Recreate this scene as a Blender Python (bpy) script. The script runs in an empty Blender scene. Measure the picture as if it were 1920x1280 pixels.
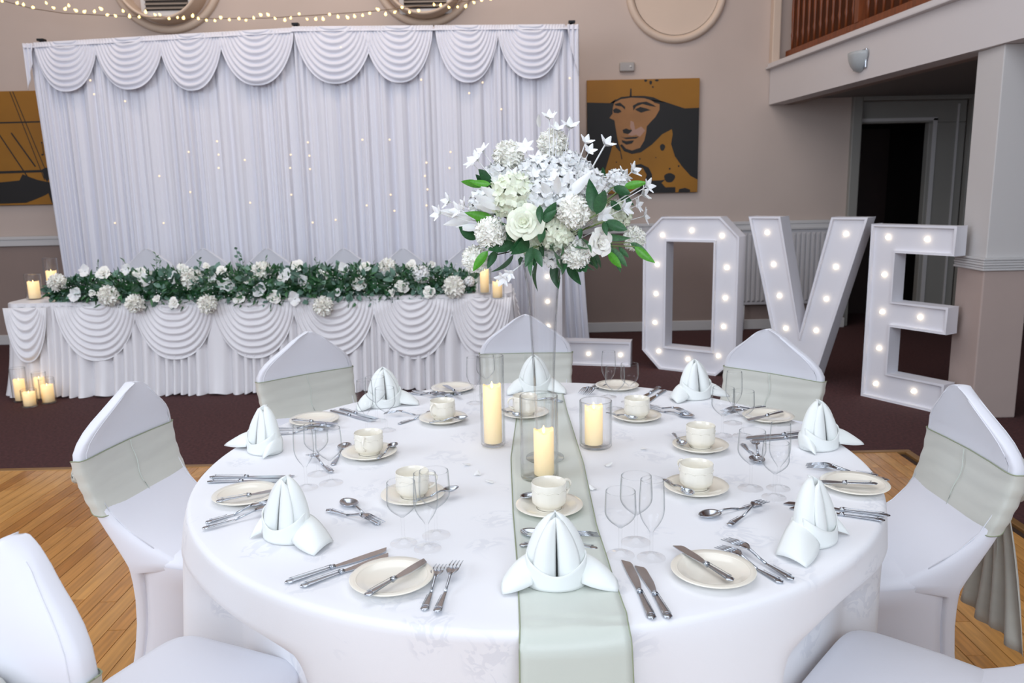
import bpy, math, random
from mathutils import Vector, Matrix
from mathutils.geometry import tessellate_polygon
PI=math.pi
S=bpy.context.scene; COL=S.collection
# ------------------------------------------------------------ camera
FPX=1500.; TH=math.atan(285/FPX); ROLL=.021; CH=1.515
F=Vector((0,math.cos(TH),-math.sin(TH))); R0=Vector((1,0,0)); U0=Vector((0,math.sin(TH),math.cos(TH)))
RT=R0*math.cos(ROLL)-U0*math.sin(ROLL); UP=U0*math.cos(ROLL)+R0*math.sin(ROLL); CP=Vector((0,0,CH))
cd=bpy.data.cameras.new('camera'); cam=bpy.data.objects.new('camera',cd); COL.objects.link(cam)
cam.matrix_world=Matrix(((RT.x,UP.x,-F.x,0),(RT.y,UP.y,-F.y,0),(RT.z,UP.z,-F.z,CH),(0,0,0,1)))
cd.sensor_width=36; cd.lens=FPX/1920*36; cd.clip_start=.05; cd.clip_end=60
cd.dof.use_dof=True; cd.dof.focus_distance=2.0; cd.dof.aperture_fstop=6.3
S.camera=cam
# ------------------------------------------------------------ world, lights, exposure
W=bpy.data.worlds.new('world'); S.world=W; W.use_nodes=True
W.node_tree.nodes['Background'].inputs[0].default_value=(.80,.87,1,1)
W.node_tree.nodes['Background'].inputs[1].default_value=1.0
S.view_settings.view_transform='Standard'; S.view_settings.look='None'; S.view_settings.gamma=1
S.view_settings.use_curve_mapping=False; S.view_settings.exposure=0.05
S.cycles.transparent_max_bounces=40
def area(name,loc,target,sx,sy,power,col):
    l=bpy.data.lights.new(name,'AREA'); l.shape='RECTANGLE'; l.size=sx; l.size_y=sy; l.energy=power; l.color=col
    o=bpy.data.objects.new(name,l); COL.objects.link(o); o.location=loc
    o.rotation_euler=(Vector(target)-Vector(loc)).to_track_quat('-Z','Y').to_euler(); return o
area('window_light_left',(-5.8,.2,3.3),(0,3.8,.8),3.2,2.4,150,(.79,.875,1))
area('flash_bounce_light',(0.7,-2.8,3.7),(0,4,1.0),4.0,1.9,125,(.83,.90,1))  # unseen bounce of the camera flash, behind and above the camera
area('overhead_fill_light',(-.6,3.2,5.2),(-.6,3.6,0),4.5,4.0,92,(.89,.93,1))  # added overhead fill, keeps the round table evenly lit front to back
area('wall_wash_light',(-1.5,6.2,5.1),(-1.5,8.4,3.2),6.5,.5,52,(1,.80,.64))

# ------------------------------------------------------------ projection of a sight line to a plane
def ray(x,y): return F*FPX+RT*(x-960)+UP*(640-y)
def atZ(x,y,z=.76): d=ray(x,y); return CP+d*((z-CH)/d.z)
def atY(x,y,Y): d=ray(x,y); return CP+d*(Y/d.y)

# ------------------------------------------------------------ materials
def lin(c):
    c=c/255.; return c/12.92 if c<=.04045 else ((c+.055)/1.055)**2.4
def rgb(r,g,b): return (lin(r),lin(g),lin(b),1)
MATS={}
def mat(name,col,rough=.6,metal=0,noise=None,var=0,bump=0,bscale=200,sheen=0,emit=None,es=0,sub=0,coat=0,stretch=None,spec=None,trans=0):
    m=bpy.data.materials.new(name); m.use_nodes=True; nt=m.node_tree; b=nt.nodes['Principled BSDF']; L=nt.links
    b.inputs['Base Color'].default_value=col; b.inputs['Roughness'].default_value=rough; b.inputs['Metallic'].default_value=metal
    if spec is not None: b.inputs['Specular IOR Level'].default_value=spec
    if sheen: b.inputs['Sheen Weight'].default_value=sheen
    if coat: b.inputs['Coat Weight'].default_value=coat; b.inputs['Coat Roughness'].default_value=.08
    if sub: b.inputs['Subsurface Weight'].default_value=sub; b.inputs['Subsurface Radius'].default_value=(.02,.015,.01)
    if emit: b.inputs['Emission Color'].default_value=emit; b.inputs['Emission Strength'].default_value=es
    if trans: b.inputs['Transmission Weight'].default_value=trans
    tc=nt.nodes.new('ShaderNodeTexCoord'); mp=nt.nodes.new('ShaderNodeMapping'); L.new(tc.outputs['Object'],mp.inputs[0])
    if stretch: mp.inputs['Scale'].default_value=stretch
    if noise:
        n=nt.nodes.new('ShaderNodeTexNoise'); n.inputs['Scale'].default_value=noise; n.inputs['Detail'].default_value=6
        L.new(mp.outputs[0],n.inputs[0]); r=nt.nodes.new('ShaderNodeValToRGB')
        r.color_ramp.elements[0].position=.3; r.color_ramp.elements[1].position=.7
        r.color_ramp.elements[0].color=tuple(c*(1-var) for c in col[:3])+(1,); r.color_ramp.elements[1].color=tuple(min(1,c*(1+var)) for c in col[:3])+(1,)
        L.new(n.outputs[0],r.inputs[0]); L.new(r.outputs[0],b.inputs['Base Color'])
    if bump:
        n=nt.nodes.new('ShaderNodeTexNoise'); n.inputs['Scale'].default_value=bscale; n.inputs['Detail'].default_value=3
        L.new(mp.outputs[0],n.inputs[0]); bp=nt.nodes.new('ShaderNodeBump'); bp.inputs['Strength'].default_value=bump; bp.inputs['Distance'].default_value=.002
        L.new(n.outputs[0],bp.inputs['Height']); L.new(bp.outputs[0],b.inputs['Normal'])
    MATS[name]=m; return m
def glassmat(name,edge=(.66,.70,.73),mid=.997,ior=1.45,p0=.55):
    m=bpy.data.materials.new(name); m.use_nodes=True; nt=m.node_tree; L=nt.links; nt.nodes.clear()
    out=nt.nodes.new('ShaderNodeOutputMaterial'); mx=nt.nodes.new('ShaderNodeMixShader'); tr=nt.nodes.new('ShaderNodeBsdfTransparent'); gl=nt.nodes.new('ShaderNodeBsdfGlossy')
    gl.inputs['Roughness'].default_value=.03; lw=nt.nodes.new('ShaderNodeLayerWeight'); lw.inputs[0].default_value=.35
    rp=nt.nodes.new('ShaderNodeValToRGB'); rp.color_ramp.elements[0].position=p0; rp.color_ramp.elements[0].color=(mid,mid,mid,1)
    rp.color_ramp.elements[1].position=.97; rp.color_ramp.elements[1].color=edge+(1,)
    L.new(lw.outputs['Facing'],rp.inputs[0]); L.new(rp.outputs[0],tr.inputs[0])
    fp=nt.nodes.new('ShaderNodeMath'); fp.operation='POWER'; fp.inputs[1].default_value=3.4; lw2=nt.nodes.new('ShaderNodeLayerWeight'); lw2.inputs[0].default_value=.5
    L.new(lw2.outputs['Facing'],fp.inputs[0]); fr=nt.nodes.new('ShaderNodeMath'); fr.operation='MULTIPLY_ADD'; fr.inputs[1].default_value=.75; fr.inputs[2].default_value=.015; L.new(fp.outputs[0],fr.inputs[0])
    L.new(fr.outputs[0],mx.inputs[0]); L.new(tr.outputs[0],mx.inputs[1]); L.new(gl.outputs[0],mx.inputs[2]); L.new(mx.outputs[0],out.inputs[0])
    MATS[name]=m; return m
WHITE=rgb(236,236,238)
m_cloth=mat('table_linen',rgb(240,241,244),.7,bump=.15,bscale=900,sheen=.2)
def damask(m,base,dark):
    nt=m.node_tree; L=nt.links; b=nt.nodes['Principled BSDF']; tc=nt.nodes.new('ShaderNodeTexCoord')
    n1=nt.nodes.new('ShaderNodeTexNoise'); n1.inputs['Scale'].default_value=9; n1.inputs['Detail'].default_value=1
    mpv=nt.nodes.new('ShaderNodeVectorMath'); mpv.operation='MULTIPLY_ADD'; mpv.inputs[1].default_value=(.12,.12,.12)
    L.new(tc.outputs['Object'],n1.inputs[0]); L.new(n1.outputs['Color'],mpv.inputs[0]); L.new(tc.outputs['Object'],mpv.inputs[2])
    v=nt.nodes.new('ShaderNodeTexVoronoi'); v.inputs['Scale'].default_value=5.5; v.inputs['Randomness'].default_value=.55; L.new(mpv.outputs[0],v.inputs[0])
    r1=nt.nodes.new('ShaderNodeValToRGB'); r1.color_ramp.elements[0].position=.26; r1.color_ramp.elements[1].position=.34
    r1.color_ramp.elements[0].color=(1,1,1,1); r1.color_ramp.elements[1].color=(0,0,0,1); L.new(v.outputs['Distance'],r1.inputs[0])
    v2=nt.nodes.new('ShaderNodeTexNoise'); v2.inputs['Scale'].default_value=30; v2.inputs['Detail'].default_value=1.5; v2.inputs['Distortion'].default_value=1.6; L.new(mpv.outputs[0],v2.inputs[0])
    r2=nt.nodes.new('ShaderNodeValToRGB'); r2.color_ramp.elements[0].position=.50; r2.color_ramp.elements[1].position=.53; L.new(v2.outputs[0],r2.inputs[0])
    mu=nt.nodes.new('ShaderNodeMath'); mu.operation='MULTIPLY'; L.new(r1.outputs[0],mu.inputs[0]); L.new(r2.outputs[0],mu.inputs[1])
    mx=nt.nodes.new('ShaderNodeMix'); mx.data_type='RGBA'; mx.inputs[6].default_value=base; mx.inputs[7].default_value=dark
    L.new(mu.outputs[0],mx.inputs[0]); L.new(mx.outputs[2],b.inputs['Base Color'])
    rr=nt.nodes.new('ShaderNodeMapRange'); rr.inputs[3].default_value=.75; rr.inputs[4].default_value=.5; L.new(mu.outputs[0],rr.inputs[0]); L.new(rr.outputs[0],b.inputs['Roughness'])
damask(m_cloth,rgb(241,242,245),rgb(231,233,238))
m_spandex=mat('white_spandex',rgb(230,231,238),.62,bump=.05,bscale=1500,sheen=.3)
m_satin=mat('white_satin',rgb(240,238,240),.33,bump=.05,bscale=700,sheen=.3)
m_drape=mat('white_drape',rgb(228,229,238),.55,bump=.08,bscale=700,sheen=.2)
m_sage=mat('sage_organza',rgb(206,207,197),.42,noise=5,var=.04,bump=.15,bscale=600,sheen=.5,stretch=(1,1,6))
m_hem=mat('sage_hem',rgb(150,160,130),.5)
m_runner=mat('sage_runner',rgb(207,214,204),.4,noise=6,var=.03,bump=.1,bscale=500,sheen=.4)
m_napkin=mat('pale_mint_napkin',rgb(238,242,239),.75,bump=.12,bscale=1500,sheen=.2)
m_china=mat('ivory_china',rgb(243,238,224),.16,coat=.5,noise=3,var=.01)
m_steel=mat('polished_steel',rgb(194,200,208),.2,1,noise=30,var=.05)
m_glass=glassmat('clear_glass',(.34,.40,.44),.993,1.45,.40); m_glass2=glassmat('thick_glass',(.45,.50,.52),.99,1.5)
m_glassf=glassmat('glass_foot',(.45,.50,.54),.999,1.45,.72); m_glassv=glassmat('vase_glass',(.30,.34,.37),.99,1.5,.5)
m_wire=mat('light_wire',rgb(120,100,80),.6); m_wwire=mat('white_wire',rgb(225,225,225),.6)
m_bulb=mat('lit_bulb',rgb(255,225,160),.4,emit=(1,.68,.24,1),es=3.2)
m_bulbw=mat('lit_white_bulb',rgb(255,240,215),.4,emit=(1,.84,.58,1),es=6)
m_bulbc=mat('dim_curtain_bulb',rgb(255,225,190),.4,emit=(1,.74,.48,1),es=.9)
m_black=mat('black_metal',rgb(25,25,27),.4,.6)
m_letter=mat('painted_white_board',rgb(232,232,238),.5,noise=4,var=.01)
m_wood=mat('maple_plank',rgb(186,130,66),.32,noise=7,var=.22,stretch=(9,.8,9),bump=.1,bscale=40,coat=.25)
m_wood2=mat('maple_plank_pale',rgb(198,144,78),.34,noise=6,var=.2,stretch=(9,.8,9),bump=.1,bscale=40,coat=.25)
m_wood3=mat('maple_plank_dark',rgb(166,110,50),.3,noise=8,var=.25,stretch=(9,.8,9),bump=.1,bscale=40,coat=.25)
m_gap=mat('floor_gap',rgb(52,33,20),.8)
m_carpet=mat('burgundy_carpet',rgb(72,38,38),.95,noise=55,var=.42,bump=1,bscale=500)
m_brass=mat('threshold_strip',rgb(150,112,66),.4,.4)
m_wall=mat('warm_plaster',rgb(198,182,172),.85,noise=1.3,var=.03,bump=.3,bscale=120)
m_taupe=mat('taupe_plaster',rgb(150,132,124),.85,noise=3,var=.03,bump=.3,bscale=120)
m_trim=mat('grey_white_trim',rgb(205,203,202),.5)
m_fascia=mat('white_fascia',rgb(214,209,208),.7,bump=.2,bscale=90)
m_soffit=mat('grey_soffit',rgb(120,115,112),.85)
m_dark=mat('dark_room',rgb(22,14,12),.9); m_doorleaf=mat('dark_brown_door',rgb(38,20,16),.6,noise=5,var=.2)
m_frame=mat('grey_door_frame',rgb(150,148,142),.5)
m_colpink=mat('column_taupe',rgb(182,164,156),.85,noise=3,var=.03,bump=.35,bscale=110)
m_colwhite=mat('column_white',rgb(205,202,200),.8,bump=.3,bscale=110)
m_railwood=mat('mahogany',rgb(122,62,28),.4,noise=6,var=.25,stretch=(6,6,1))
m_ring=mat('cream_plaster',rgb(214,194,176),.7,noise=2,var=.02)
m_vent=mat('vent_metal',rgb(150,140,130),.5); m_ventd=mat('vent_dark',rgb(60,52,46),.7)
m_ochre=mat('ochre_canvas',rgb(152,102,16),.6,noise=2,var=.12); m_ink=mat('black_ink',rgb(20,18,18),.6); m_skin=mat('print_highlight',rgb(160,112,66),.6,noise=6,var=.1); m_pale=mat('print_pale',rgb(176,138,120),.6)
m_radi=mat('radiator_enamel',rgb(196,194,196),.35); m_sconce=mat('frosted_sconce',rgb(176,182,184),.25); m_plastic=mat('grey_plastic',rgb(170,165,162),.5)
m_leafd=mat('dark_leaf',rgb(44,92,54),.42,noise=14,var=.25); m_leafb=mat('bright_leaf',rgb(84,160,44),.42,noise=14,var=.2); m_leafe=mat('eucalyptus_leaf',rgb(112,146,130),.55,noise=14,var=.2); m_leafg=mat('mid_leaf',rgb(74,118,78),.5,noise=10,var=.3)
m_cream=mat('cream_petal',rgb(255,253,244),.6,noise=12,var=.03,sub=.15); m_whitep=mat('white_petal',rgb(240,241,240),.6,noise=12,var=.02,sub=.15); m_greenp=mat('green_white_petal',rgb(238,243,222),.6,noise=12,var=.03,sub=.15)
m_stem=mat('green_stem',rgb(120,140,80),.5); m_stemd=mat('dark_stem',rgb(45,50,40),.5); m_yellow=mat('flower_centre',rgb(222,200,110),.6)
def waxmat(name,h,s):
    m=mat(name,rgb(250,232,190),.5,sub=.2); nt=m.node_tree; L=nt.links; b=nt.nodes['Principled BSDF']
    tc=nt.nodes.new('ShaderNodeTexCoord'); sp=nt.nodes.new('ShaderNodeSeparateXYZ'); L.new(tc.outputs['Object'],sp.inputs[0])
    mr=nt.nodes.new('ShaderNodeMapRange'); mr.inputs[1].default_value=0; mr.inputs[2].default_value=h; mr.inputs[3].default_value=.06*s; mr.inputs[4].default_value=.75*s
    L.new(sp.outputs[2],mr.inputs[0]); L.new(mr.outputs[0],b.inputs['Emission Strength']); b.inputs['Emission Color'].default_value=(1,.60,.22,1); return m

# ------------------------------------------------------------ mesh helpers
class G:
    def __init__(s): s.v=[]; s.f=[]
    def add(s,v,f,M=None):
        n=len(s.v); s.v+= [tuple(M@Vector(p)) if M is not None else tuple(p) for p in v]; s.f+= [tuple(i+n for i in q) for q in f]; return s
    def box(s,x0,x1,y0,y1,z0,z1,M=None):
        return s.add([(x0,y0,z0),(x1,y0,z0),(x1,y1,z0),(x0,y1,z0),(x0,y0,z1),(x1,y0,z1),(x1,y1,z1),(x0,y1,z1)],
          [(0,3,2,1),(4,5,6,7),(0,1,5,4),(1,2,6,5),(2,3,7,6),(3,0,4,7)],M)
    def rings(s,rs,close=True,cap0=False,cap1=False,M=None):
        n=len(rs[0]); v=[p for r in rs for p in r]; f=[]
        for i in range(len(rs)-1):
            for j in range(n if close else n-1):
                k=(j+1)%n; f.append((i*n+j,i*n+k,(i+1)*n+k,(i+1)*n+j))
        if cap0: f.append(tuple(range(n-1,-1,-1)))
        if cap1: f.append(tuple((len(rs)-1)*n+j for j in range(n)))
        return s.add(v,f,M)
    def lathe(s,prof,n=32,M=None,cap0=False,cap1=False,mod=None):
        rs=[]
        for i,(r,z) in enumerate(prof):
            rs.append([((r*(mod(i,2*PI*j/n) if mod else 1))*math.cos(2*PI*j/n),(r*(mod(i,2*PI*j/n) if mod else 1))*math.sin(2*PI*j/n),z) for j in range(n)])
        return s.rings(rs,True,cap0,cap1,M)
    def tube(s,pts,r,n=6,M=None):
        pts=[Vector(p) for p in pts]; rs=[]; rr=r if isinstance(r,(list,tuple)) else [r]*len(pts)
        up=Vector((0,0,1))
        for i,p in enumerate(pts):
            t=(pts[min(i+1,len(pts)-1)]-pts[max(i-1,0)]).normalized()
            a=t.cross(up if abs(t.z)<.9 else Vector((1,0,0))).normalized(); b=t.cross(a)
            rs.append([tuple(p+(a*math.cos(2*PI*j/n)+b*math.sin(2*PI*j/n))*rr[i]) for j in range(n)])
        return s.rings(rs,True,True,True,M)
    def grid(s,fn,nu,nv,M=None):
        v=[fn(i/nu,j/nv) for j in range(nv+1) for i in range(nu+1)]; w=nu+1
        return s.add(v,[(j*w+i,j*w+i+1,(j+1)*w+i+1,(j+1)*w+i) for j in range(nv) for i in range(nu)],M)
    def poly(s,loops,y0,y1,M=None):   # prism in the xz plane, holes allowed
        flat=[p for l in loops for p in l]; tr=tessellate_polygon([[Vector((p[0],p[1],0)) for p in l] for l in loops]); n=len(flat)
        v=[(p[0],y0,p[1]) for p in flat]+[(p[0],y1,p[1]) for p in flat]; f=[tuple(t) for t in tr]+[(t[2]+n,t[1]+n,t[0]+n) for t in tr]
        o=0
        for l in loops:
            k=len(l)
            for i in range(k): a=o+i; b=o+(i+1)%k; f.append((a,b,b+n,a+n))
            o+=k
        return s.add(v,f,M)
    def obj(s,name,m,parent=None,smooth=True,bevel=0,solid=0,subd=0,autos=False):
        me=bpy.data.meshes.new(name); me.from_pydata(s.v,[],s.f); me.update()
        me.materials.append(m)
        if smooth:
            me.polygons.foreach_set('use_smooth',[True]*len(me.polygons))
            if autos: 
                try: me.set_sharp_from_angle(angle=math.radians(autos if autos is not True else 40))
                except Exception: pass
        o=bpy.data.objects.new(name,me); COL.objects.link(o)
        if parent: o.parent=parent
        if bevel:
            b=o.modifiers.new('b','BEVEL'); b.width=bevel; b.segments=2; b.limit_method='ANGLE'
        if solid:
            b=o.modifiers.new('s','SOLIDIFY'); b.thickness=solid; b.offset=0
        if subd:
            b=o.modifiers.new('d','SUBSURF'); b.levels=subd; b.render_levels=subd
        return o
def tag(o,label,cat,group=None):
    o['label']=label; o['category']=cat
    if group: o['group']=group
    return o
def thing(name,label=None,cat=None,loc=(0,0,0),rz=0,group=None):
    o=bpy.data.objects.new(name,None); COL.objects.link(o); o.location=loc; o.rotation_euler=(0,0,rz); o.empty_display_size=.05
    if label: tag(o,label,cat,group)
    return o
def struct(o): o['kind']='structure'; return o
def kids(o): return [c for c in COL.objects if c.parent is o]
KC={}
def dup(root,loc,rz,label,group=None,tilt=None,scale=None):
    if root not in KC: KC[root]=[(c,[g for g in COL.objects if g.parent is c]) for c in COL.objects if c.parent is root]
    r=root.copy(); COL.objects.link(r); r.location=loc; r.rotation_euler=tilt if tilt else (0,0,rz); r['label']=label
    if scale: r.scale=scale
    if group: r['group']=group
    for ch,gs in KC[root]:
        c=ch.copy(); COL.objects.link(c); c.parent=r
        for g in gs: d=g.copy(); COL.objects.link(d); d.parent=c
    return r
used=set()
def put(proto,loc,rz,label,group=None,tilt=None,scale=None):
    if proto not in used:
        if proto not in KC: KC[proto]=[(c,[g for g in COL.objects if g.parent is c]) for c in COL.objects if c.parent is proto]
        used.add(proto); proto.location=loc; proto.rotation_euler=tilt if tilt else (0,0,rz); proto['label']=label
        if scale: proto.scale=scale
        if group: proto['group']=group
        return proto
    return dup(proto,loc,rz,label,group,tilt,scale)
rnd=random.Random(7)
WY=8.42

# ------------------------------------------------------------ the room
struct(G().box(-7.6,5.8,-3,9.6,-.06,0).obj('floor',m_carpet,smooth=False))
wb=struct(G().box(-7.6,3.54,WY,WY+.2,0,5.6).box(3.54,4.78,WY,WY+.2,2.32,5.6).box(4.78,5.8,WY,WY+.2,0,5.6).obj('wall_back',m_wall,smooth=False))
G().box(-7.59,3.535,WY-.012,WY,.0,1.04).obj('dado_panel',m_taupe,wb,smooth=False)
struct(G().box(-7.59,3.54,WY-.045,WY-.012,1.04,1.125).box(-7.59,3.54,WY-.055,WY-.012,1.105,1.14).obj('trim_1',m_trim,smooth=False,bevel=.006))
struct(G().box(-7.59,3.54,WY-.035,WY-.012,0,.105).obj('baseboard_back',m_trim,smooth=False,bevel=.006))
struct(G().box(-7.8,-7.6,-3,WY+.2,0,5.6).obj('wall_left',m_wall,smooth=False))
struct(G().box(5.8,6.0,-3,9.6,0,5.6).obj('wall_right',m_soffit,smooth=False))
struct(G().box(-7.8,6.0,-3,9.6,5.6,5.8).obj('ceiling',mat('white_ceiling',rgb(225,222,218),.9,noise=1,var=.02),smooth=False))
struct(G().box(3.2,5.8,9.5,9.6,0,2.6).box(3.3,3.42,WY+.2,9.5,0,2.6).box(3.3,5.8,WY+.2,9.5,2.5,2.6).obj('wall_corridor',m_dark,smooth=False))
# door case: two stepped frames around the dark opening
dr=struct(G().box(3.50,3.60,WY-.05,WY+.03,1.15,2.42).box(4.70,4.80,WY-.05,WY+.03,0,2.42).box(3.60,4.70,WY-.05,WY+.03,2.32,2.42).obj('door_1',m_frame,smooth=False,bevel=.01))
G().box(3.60,4.70,WY+.03,WY+.12,2.10,2.32).box(4.32,4.70,WY+.03,WY+.12,0,2.10).box(3.54,3.60,WY+.03,WY+.12,0,2.10).obj('inner_frame',m_frame,dr,smooth=False,bevel=.01)
G().box(4.36,4.40,WY+.02,WY+.04,0,2.14).box(3.60,4.40,WY+.02,WY+.04,2.12,2.15).box(4.6,4.62,WY+.02,WY+.04,0,2.28).obj('architrave_bead',m_trim,dr,smooth=False)
G().box(3.75,4.32,9.3,9.34,0,2.1).box(3.85,4.22,9.285,9.3,1.1,1.9).box(3.85,4.22,9.285,9.3,.25,.95).obj('door_leaf',m_doorleaf,dr,smooth=False)
# pilaster at the balcony corner
struct(G().box(2.64,2.72,WY-.10,WY,2.66,5.6).obj('trim_2',m_ring,smooth=False,bevel=.01))

# dance floor: individual boards running away from the camera
DX0,DX1,DY0,DY1=-4.2,2.20,-1.0,4.30
df=struct(G().box(DX0,DX1,DY0,DY1,0,.004).obj('floor_dance',m_gap,smooth=False))
bw=.0655; protos={}
def board(x,y0,y1,k,g=None):
    if g is not None:
        g.box(x+.0014,x+bw-.0014,y0+.001,y1-.001,.004,.016); return
    me_key=k; L=y1-y0
    if me_key not in protos:
        q=G().box(.0014,bw-.0014,.001,.999,0,.012)
        me=bpy.data.meshes.new('plank'); me.from_pydata(q.v,[],q.f); me.materials.append([m_wood,m_wood2,m_wood3][k]); protos[me_key]=me
    o=bpy.data.objects.new('plank',protos[me_key]); COL.objects.link(o); o.parent=df; o.location=(x,y0,.004); o.scale=(1,L,1)
stuff=G(); x=DX0; cnt=0
while x+bw<=DX1+.001:
    y=DY1-rnd.uniform(.1,1.0); prev=DY1
    while prev>DY0:
        y=max(y,DY0); vis=prev>1.35 and ((x<-.72 and x>-3.35) or x>1.18)
        if vis and cnt<296: board(x,y,prev,rnd.choice([0,0,1,1,2])); cnt+=1
        else: board(x,y,prev,0,stuff)
        prev=y; y-=rnd.uniform(.85,1.7)
    x+=bw
so=stuff.obj('boarding',m_wood,df,smooth=False); so['kind']='stuff'
struct(G().box(DX0,DX1+.04,DY1,DY1+.04,0,.02).box(DX1,DX1+.04,DY0,DY1,0,.02).obj('trim_3',m_brass,smooth=False,bevel=.004))

# balcony
def fx(y): return 2.655+(WY-y)*.083
def wallbox(g,o0,o1,z0,z1,ya,yb):   # box running along the slightly angled balcony front
    g.add([(fx(ya)+o0,ya,z0),(fx(ya)+o1,ya,z0),(fx(yb)+o1,yb,z0),(fx(yb)+o0,yb,z0),(fx(ya)+o0,ya,z1),(fx(ya)+o1,ya,z1),(fx(yb)+o1,yb,z1),(fx(yb)+o0,yb,z1)],[(0,3,2,1),(4,5,6,7),(0,1,5,4),(1,2,6,5),(2,3,7,6),(3,0,4,7)])
bal=thing('balcony','white-fronted balcony with plain deep fascia carried by square column','balcony',(0,0,0))
g=G(); wallbox(g,0,.16,2.304,2.645,1.0,WY-.01); g.obj('fascia',m_fascia,bal,smooth=False)
g=G(); wallbox(g,-.05,.30,2.645,2.665,1.0,WY-.01); wallbox(g,-.03,.30,2.665,2.70,1.0,WY-.01); g.obj('ledge',m_fascia,bal,smooth=False,bevel=.005)
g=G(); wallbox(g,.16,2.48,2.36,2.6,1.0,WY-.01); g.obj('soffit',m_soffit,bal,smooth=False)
g=G(); wallbox(g,.16,.24,2.30,2.36,1.0,WY); wallbox(g,.30,.36,2.325,2.36,1.0,WY); g.obj('soffit_beading',m_taupe,bal,smooth=False)
rail=thing('balcony_railing','reddish brown wooden balustrade standing on top of the balcony ledge','railing',(0,0,0))
g=G(); wallbox(g,.10,.16,2.70,2.80,3.5,WY-.12); g.obj('bottom_rail',m_railwood,rail,smooth=False,bevel=.004)
g=G(); wallbox(g,.09,.17,3.62,3.70,3.5,WY-.12); g.obj('handrail',m_railwood,rail,smooth=False,bevel=.01)
bp=None
for i in range(38):
    y=WY-.2-i*.118
    if i%12==11:
        g=G().box(fx(y)+.095,fx(y)+.165,y-.04,y+.04,2.80,3.62); g.obj('post',m_railwood,rail,smooth=False)
        continue
    if bp is None:
        q=G().lathe([(.012,0),(.012,.10),(.018,.13),(.012,.17),(.017,.34),(.013,.52),(.018,.66),(.012,.70),(.012,.82)],8,cap0=True,cap1=True); bp=q.obj('baluster',m_railwood,rail); bp.location=(fx(y)+.13,y,2.80)
    else:
        o=bp.copy(); COL.objects.link(o); o.location=(fx(y)+.13,y,2.80)
g=G(); wallbox(g,1.6,1.7,2.66,5.6,1.0,WY); struct(g.obj('wall_balcony',mat('balcony_brown_wall',rgb(110,62,36),.8,noise=2,var=.2),smooth=False))
struct(G().box(2.86,5.79,WY-.07,WY-.005,2.70,5.59).obj('wall_gallery',MATS['balcony_brown_wall'],smooth=False))
# column
cx0,cx1,cy0,cy1=2.965,3.225,4.985,5.265
colm=thing('column','square column with white upper half, ribbed band and pinkish taupe lower half','column',(cx0,cy0,0))
def cb(g,e,z0,z1): g.box(-e,cx1-cx0+e,-e,cy1-cy0+e,z0,z1)
g=G(); cb(g,0,1.03,2.304); g.obj('upper_shaft',m_colwhite,colm,smooth=False,bevel=.006)
g=G(); cb(g,.012,0,.955); g.obj('lower_shaft',m_colpink,colm,smooth=False,bevel=.008)
for k in range(5): g=G(); cb(g,.03-.003*(k%2),.955+k*.016,.955+k*.016+.0145); g.obj('band_moulding',m_trim,colm,smooth=False,bevel=.004)
# black speaker-like dark side wall beyond the column
# round plaster mouldings
def ringmould(px,py_bottom,r,vent,label,name='round_moulding'):
    b=atY(px,py_bottom,WY); c=Vector((b.x,WY,b.z+r))
    t=thing(name,label,'wall moulding',tuple(c),0)
    M=Matrix.Rotation(PI/2,4,'X')
    G().lathe([(r,0),(r,.03),(r-.012,.05),(r-.035,.06),(r-.055,.05),(r-.075,.02),(r-.08,.0)],64,M=M).obj('outer_rim',m_ring,t)
    if vent:
        r2=r*.76
        G().lathe([(r2,.0),(r2+.002,.24),(r2-.008,.262),(r2-.022,.262),(r2-.03,.24),(r2-.03,.0)],64,M=Matrix.Translation((0,0,-.05))@M).obj('inner_rim',m_ring,t)
        G().box(-.26,.26,-.05,0,-.40,.3).obj('vent_frame',m_trim,t,smooth=False,bevel=.005)
        G().box(-.21,.21,-.054,-.05,-.35,.3).obj('vent_back',m_ventd,t,smooth=False)
        for i in range(16):
            z=-.33+i*.04; G().add([(-.21,-.054,z+.012),(.21,-.054,z+.012),(.21,-.080,z-.008),(-.21,-.080,z-.008),(-.21,-.054,z+.016),(.21,-.054,z+.016),(.21,-.080,z-.003),(-.21,-.080,z-.003)],[(0,1,2,3),(7,6,5,4),(0,4,5,1),(3,2,6,7),(1,5,6,2),(0,3,7,4)]).obj('vent_slat',m_vent,t,smooth=False)
    else:
        G().lathe([(r-.08,.02),(r-.12,.015),(.001,.015)],48,M=M).obj('disc',m_ring,t)
ringmould(322,64,.56,True,'round cream moulding holding a grey louvred vent, at far upper left')
ringmould(800,52,.52,True,'round cream moulding with louvred vent above the middle of the white backdrop')
ringmould(1266,82,.50,False,'plain round cream wall moulding without vent, right of backdrop')

# small wall box, sconce, radiator
p=atY(1175,126,WY); t=thing('sensor_box','small grey plastic box on wall above the portrait canvas','sensor',tuple(p))
G().box(-.075,.075,-.04,0,-.045,.045).obj('casing',m_plastic,t,smooth=False,bevel=.012); G().lathe([(.012,0),(.01,.006),(.001,.008)],16,M=Matrix.Translation((.035,-.04,0))@Matrix.Rotation(PI/2,4,'X')).obj('lens',m_trim,t)
y=6.62; sz=2.46
t=thing('wall_sconce','half-bowl frosted wall light on the white balcony fascia','lamp',(fx(y),y,sz),0)
def sc(a,b):
    th=a*PI; ph=b*PI/2; return (-.10*math.sin(th)*math.cos(ph)*.9,.13*math.cos(th)*math.cos(ph),-.15*math.sin(ph)+.06)
G().grid(sc,20,10).obj('shade',m_sconce,t,solid=.004)
G().box(-.012,0,-.115,.115,-.07,.075).obj('back_plate',m_steel,t,smooth=False,bevel=.004)
t=thing('radiator','white ribbed panel radiator on wall behind letters O and V','radiator',(2.40,WY-.06,.27))
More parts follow.
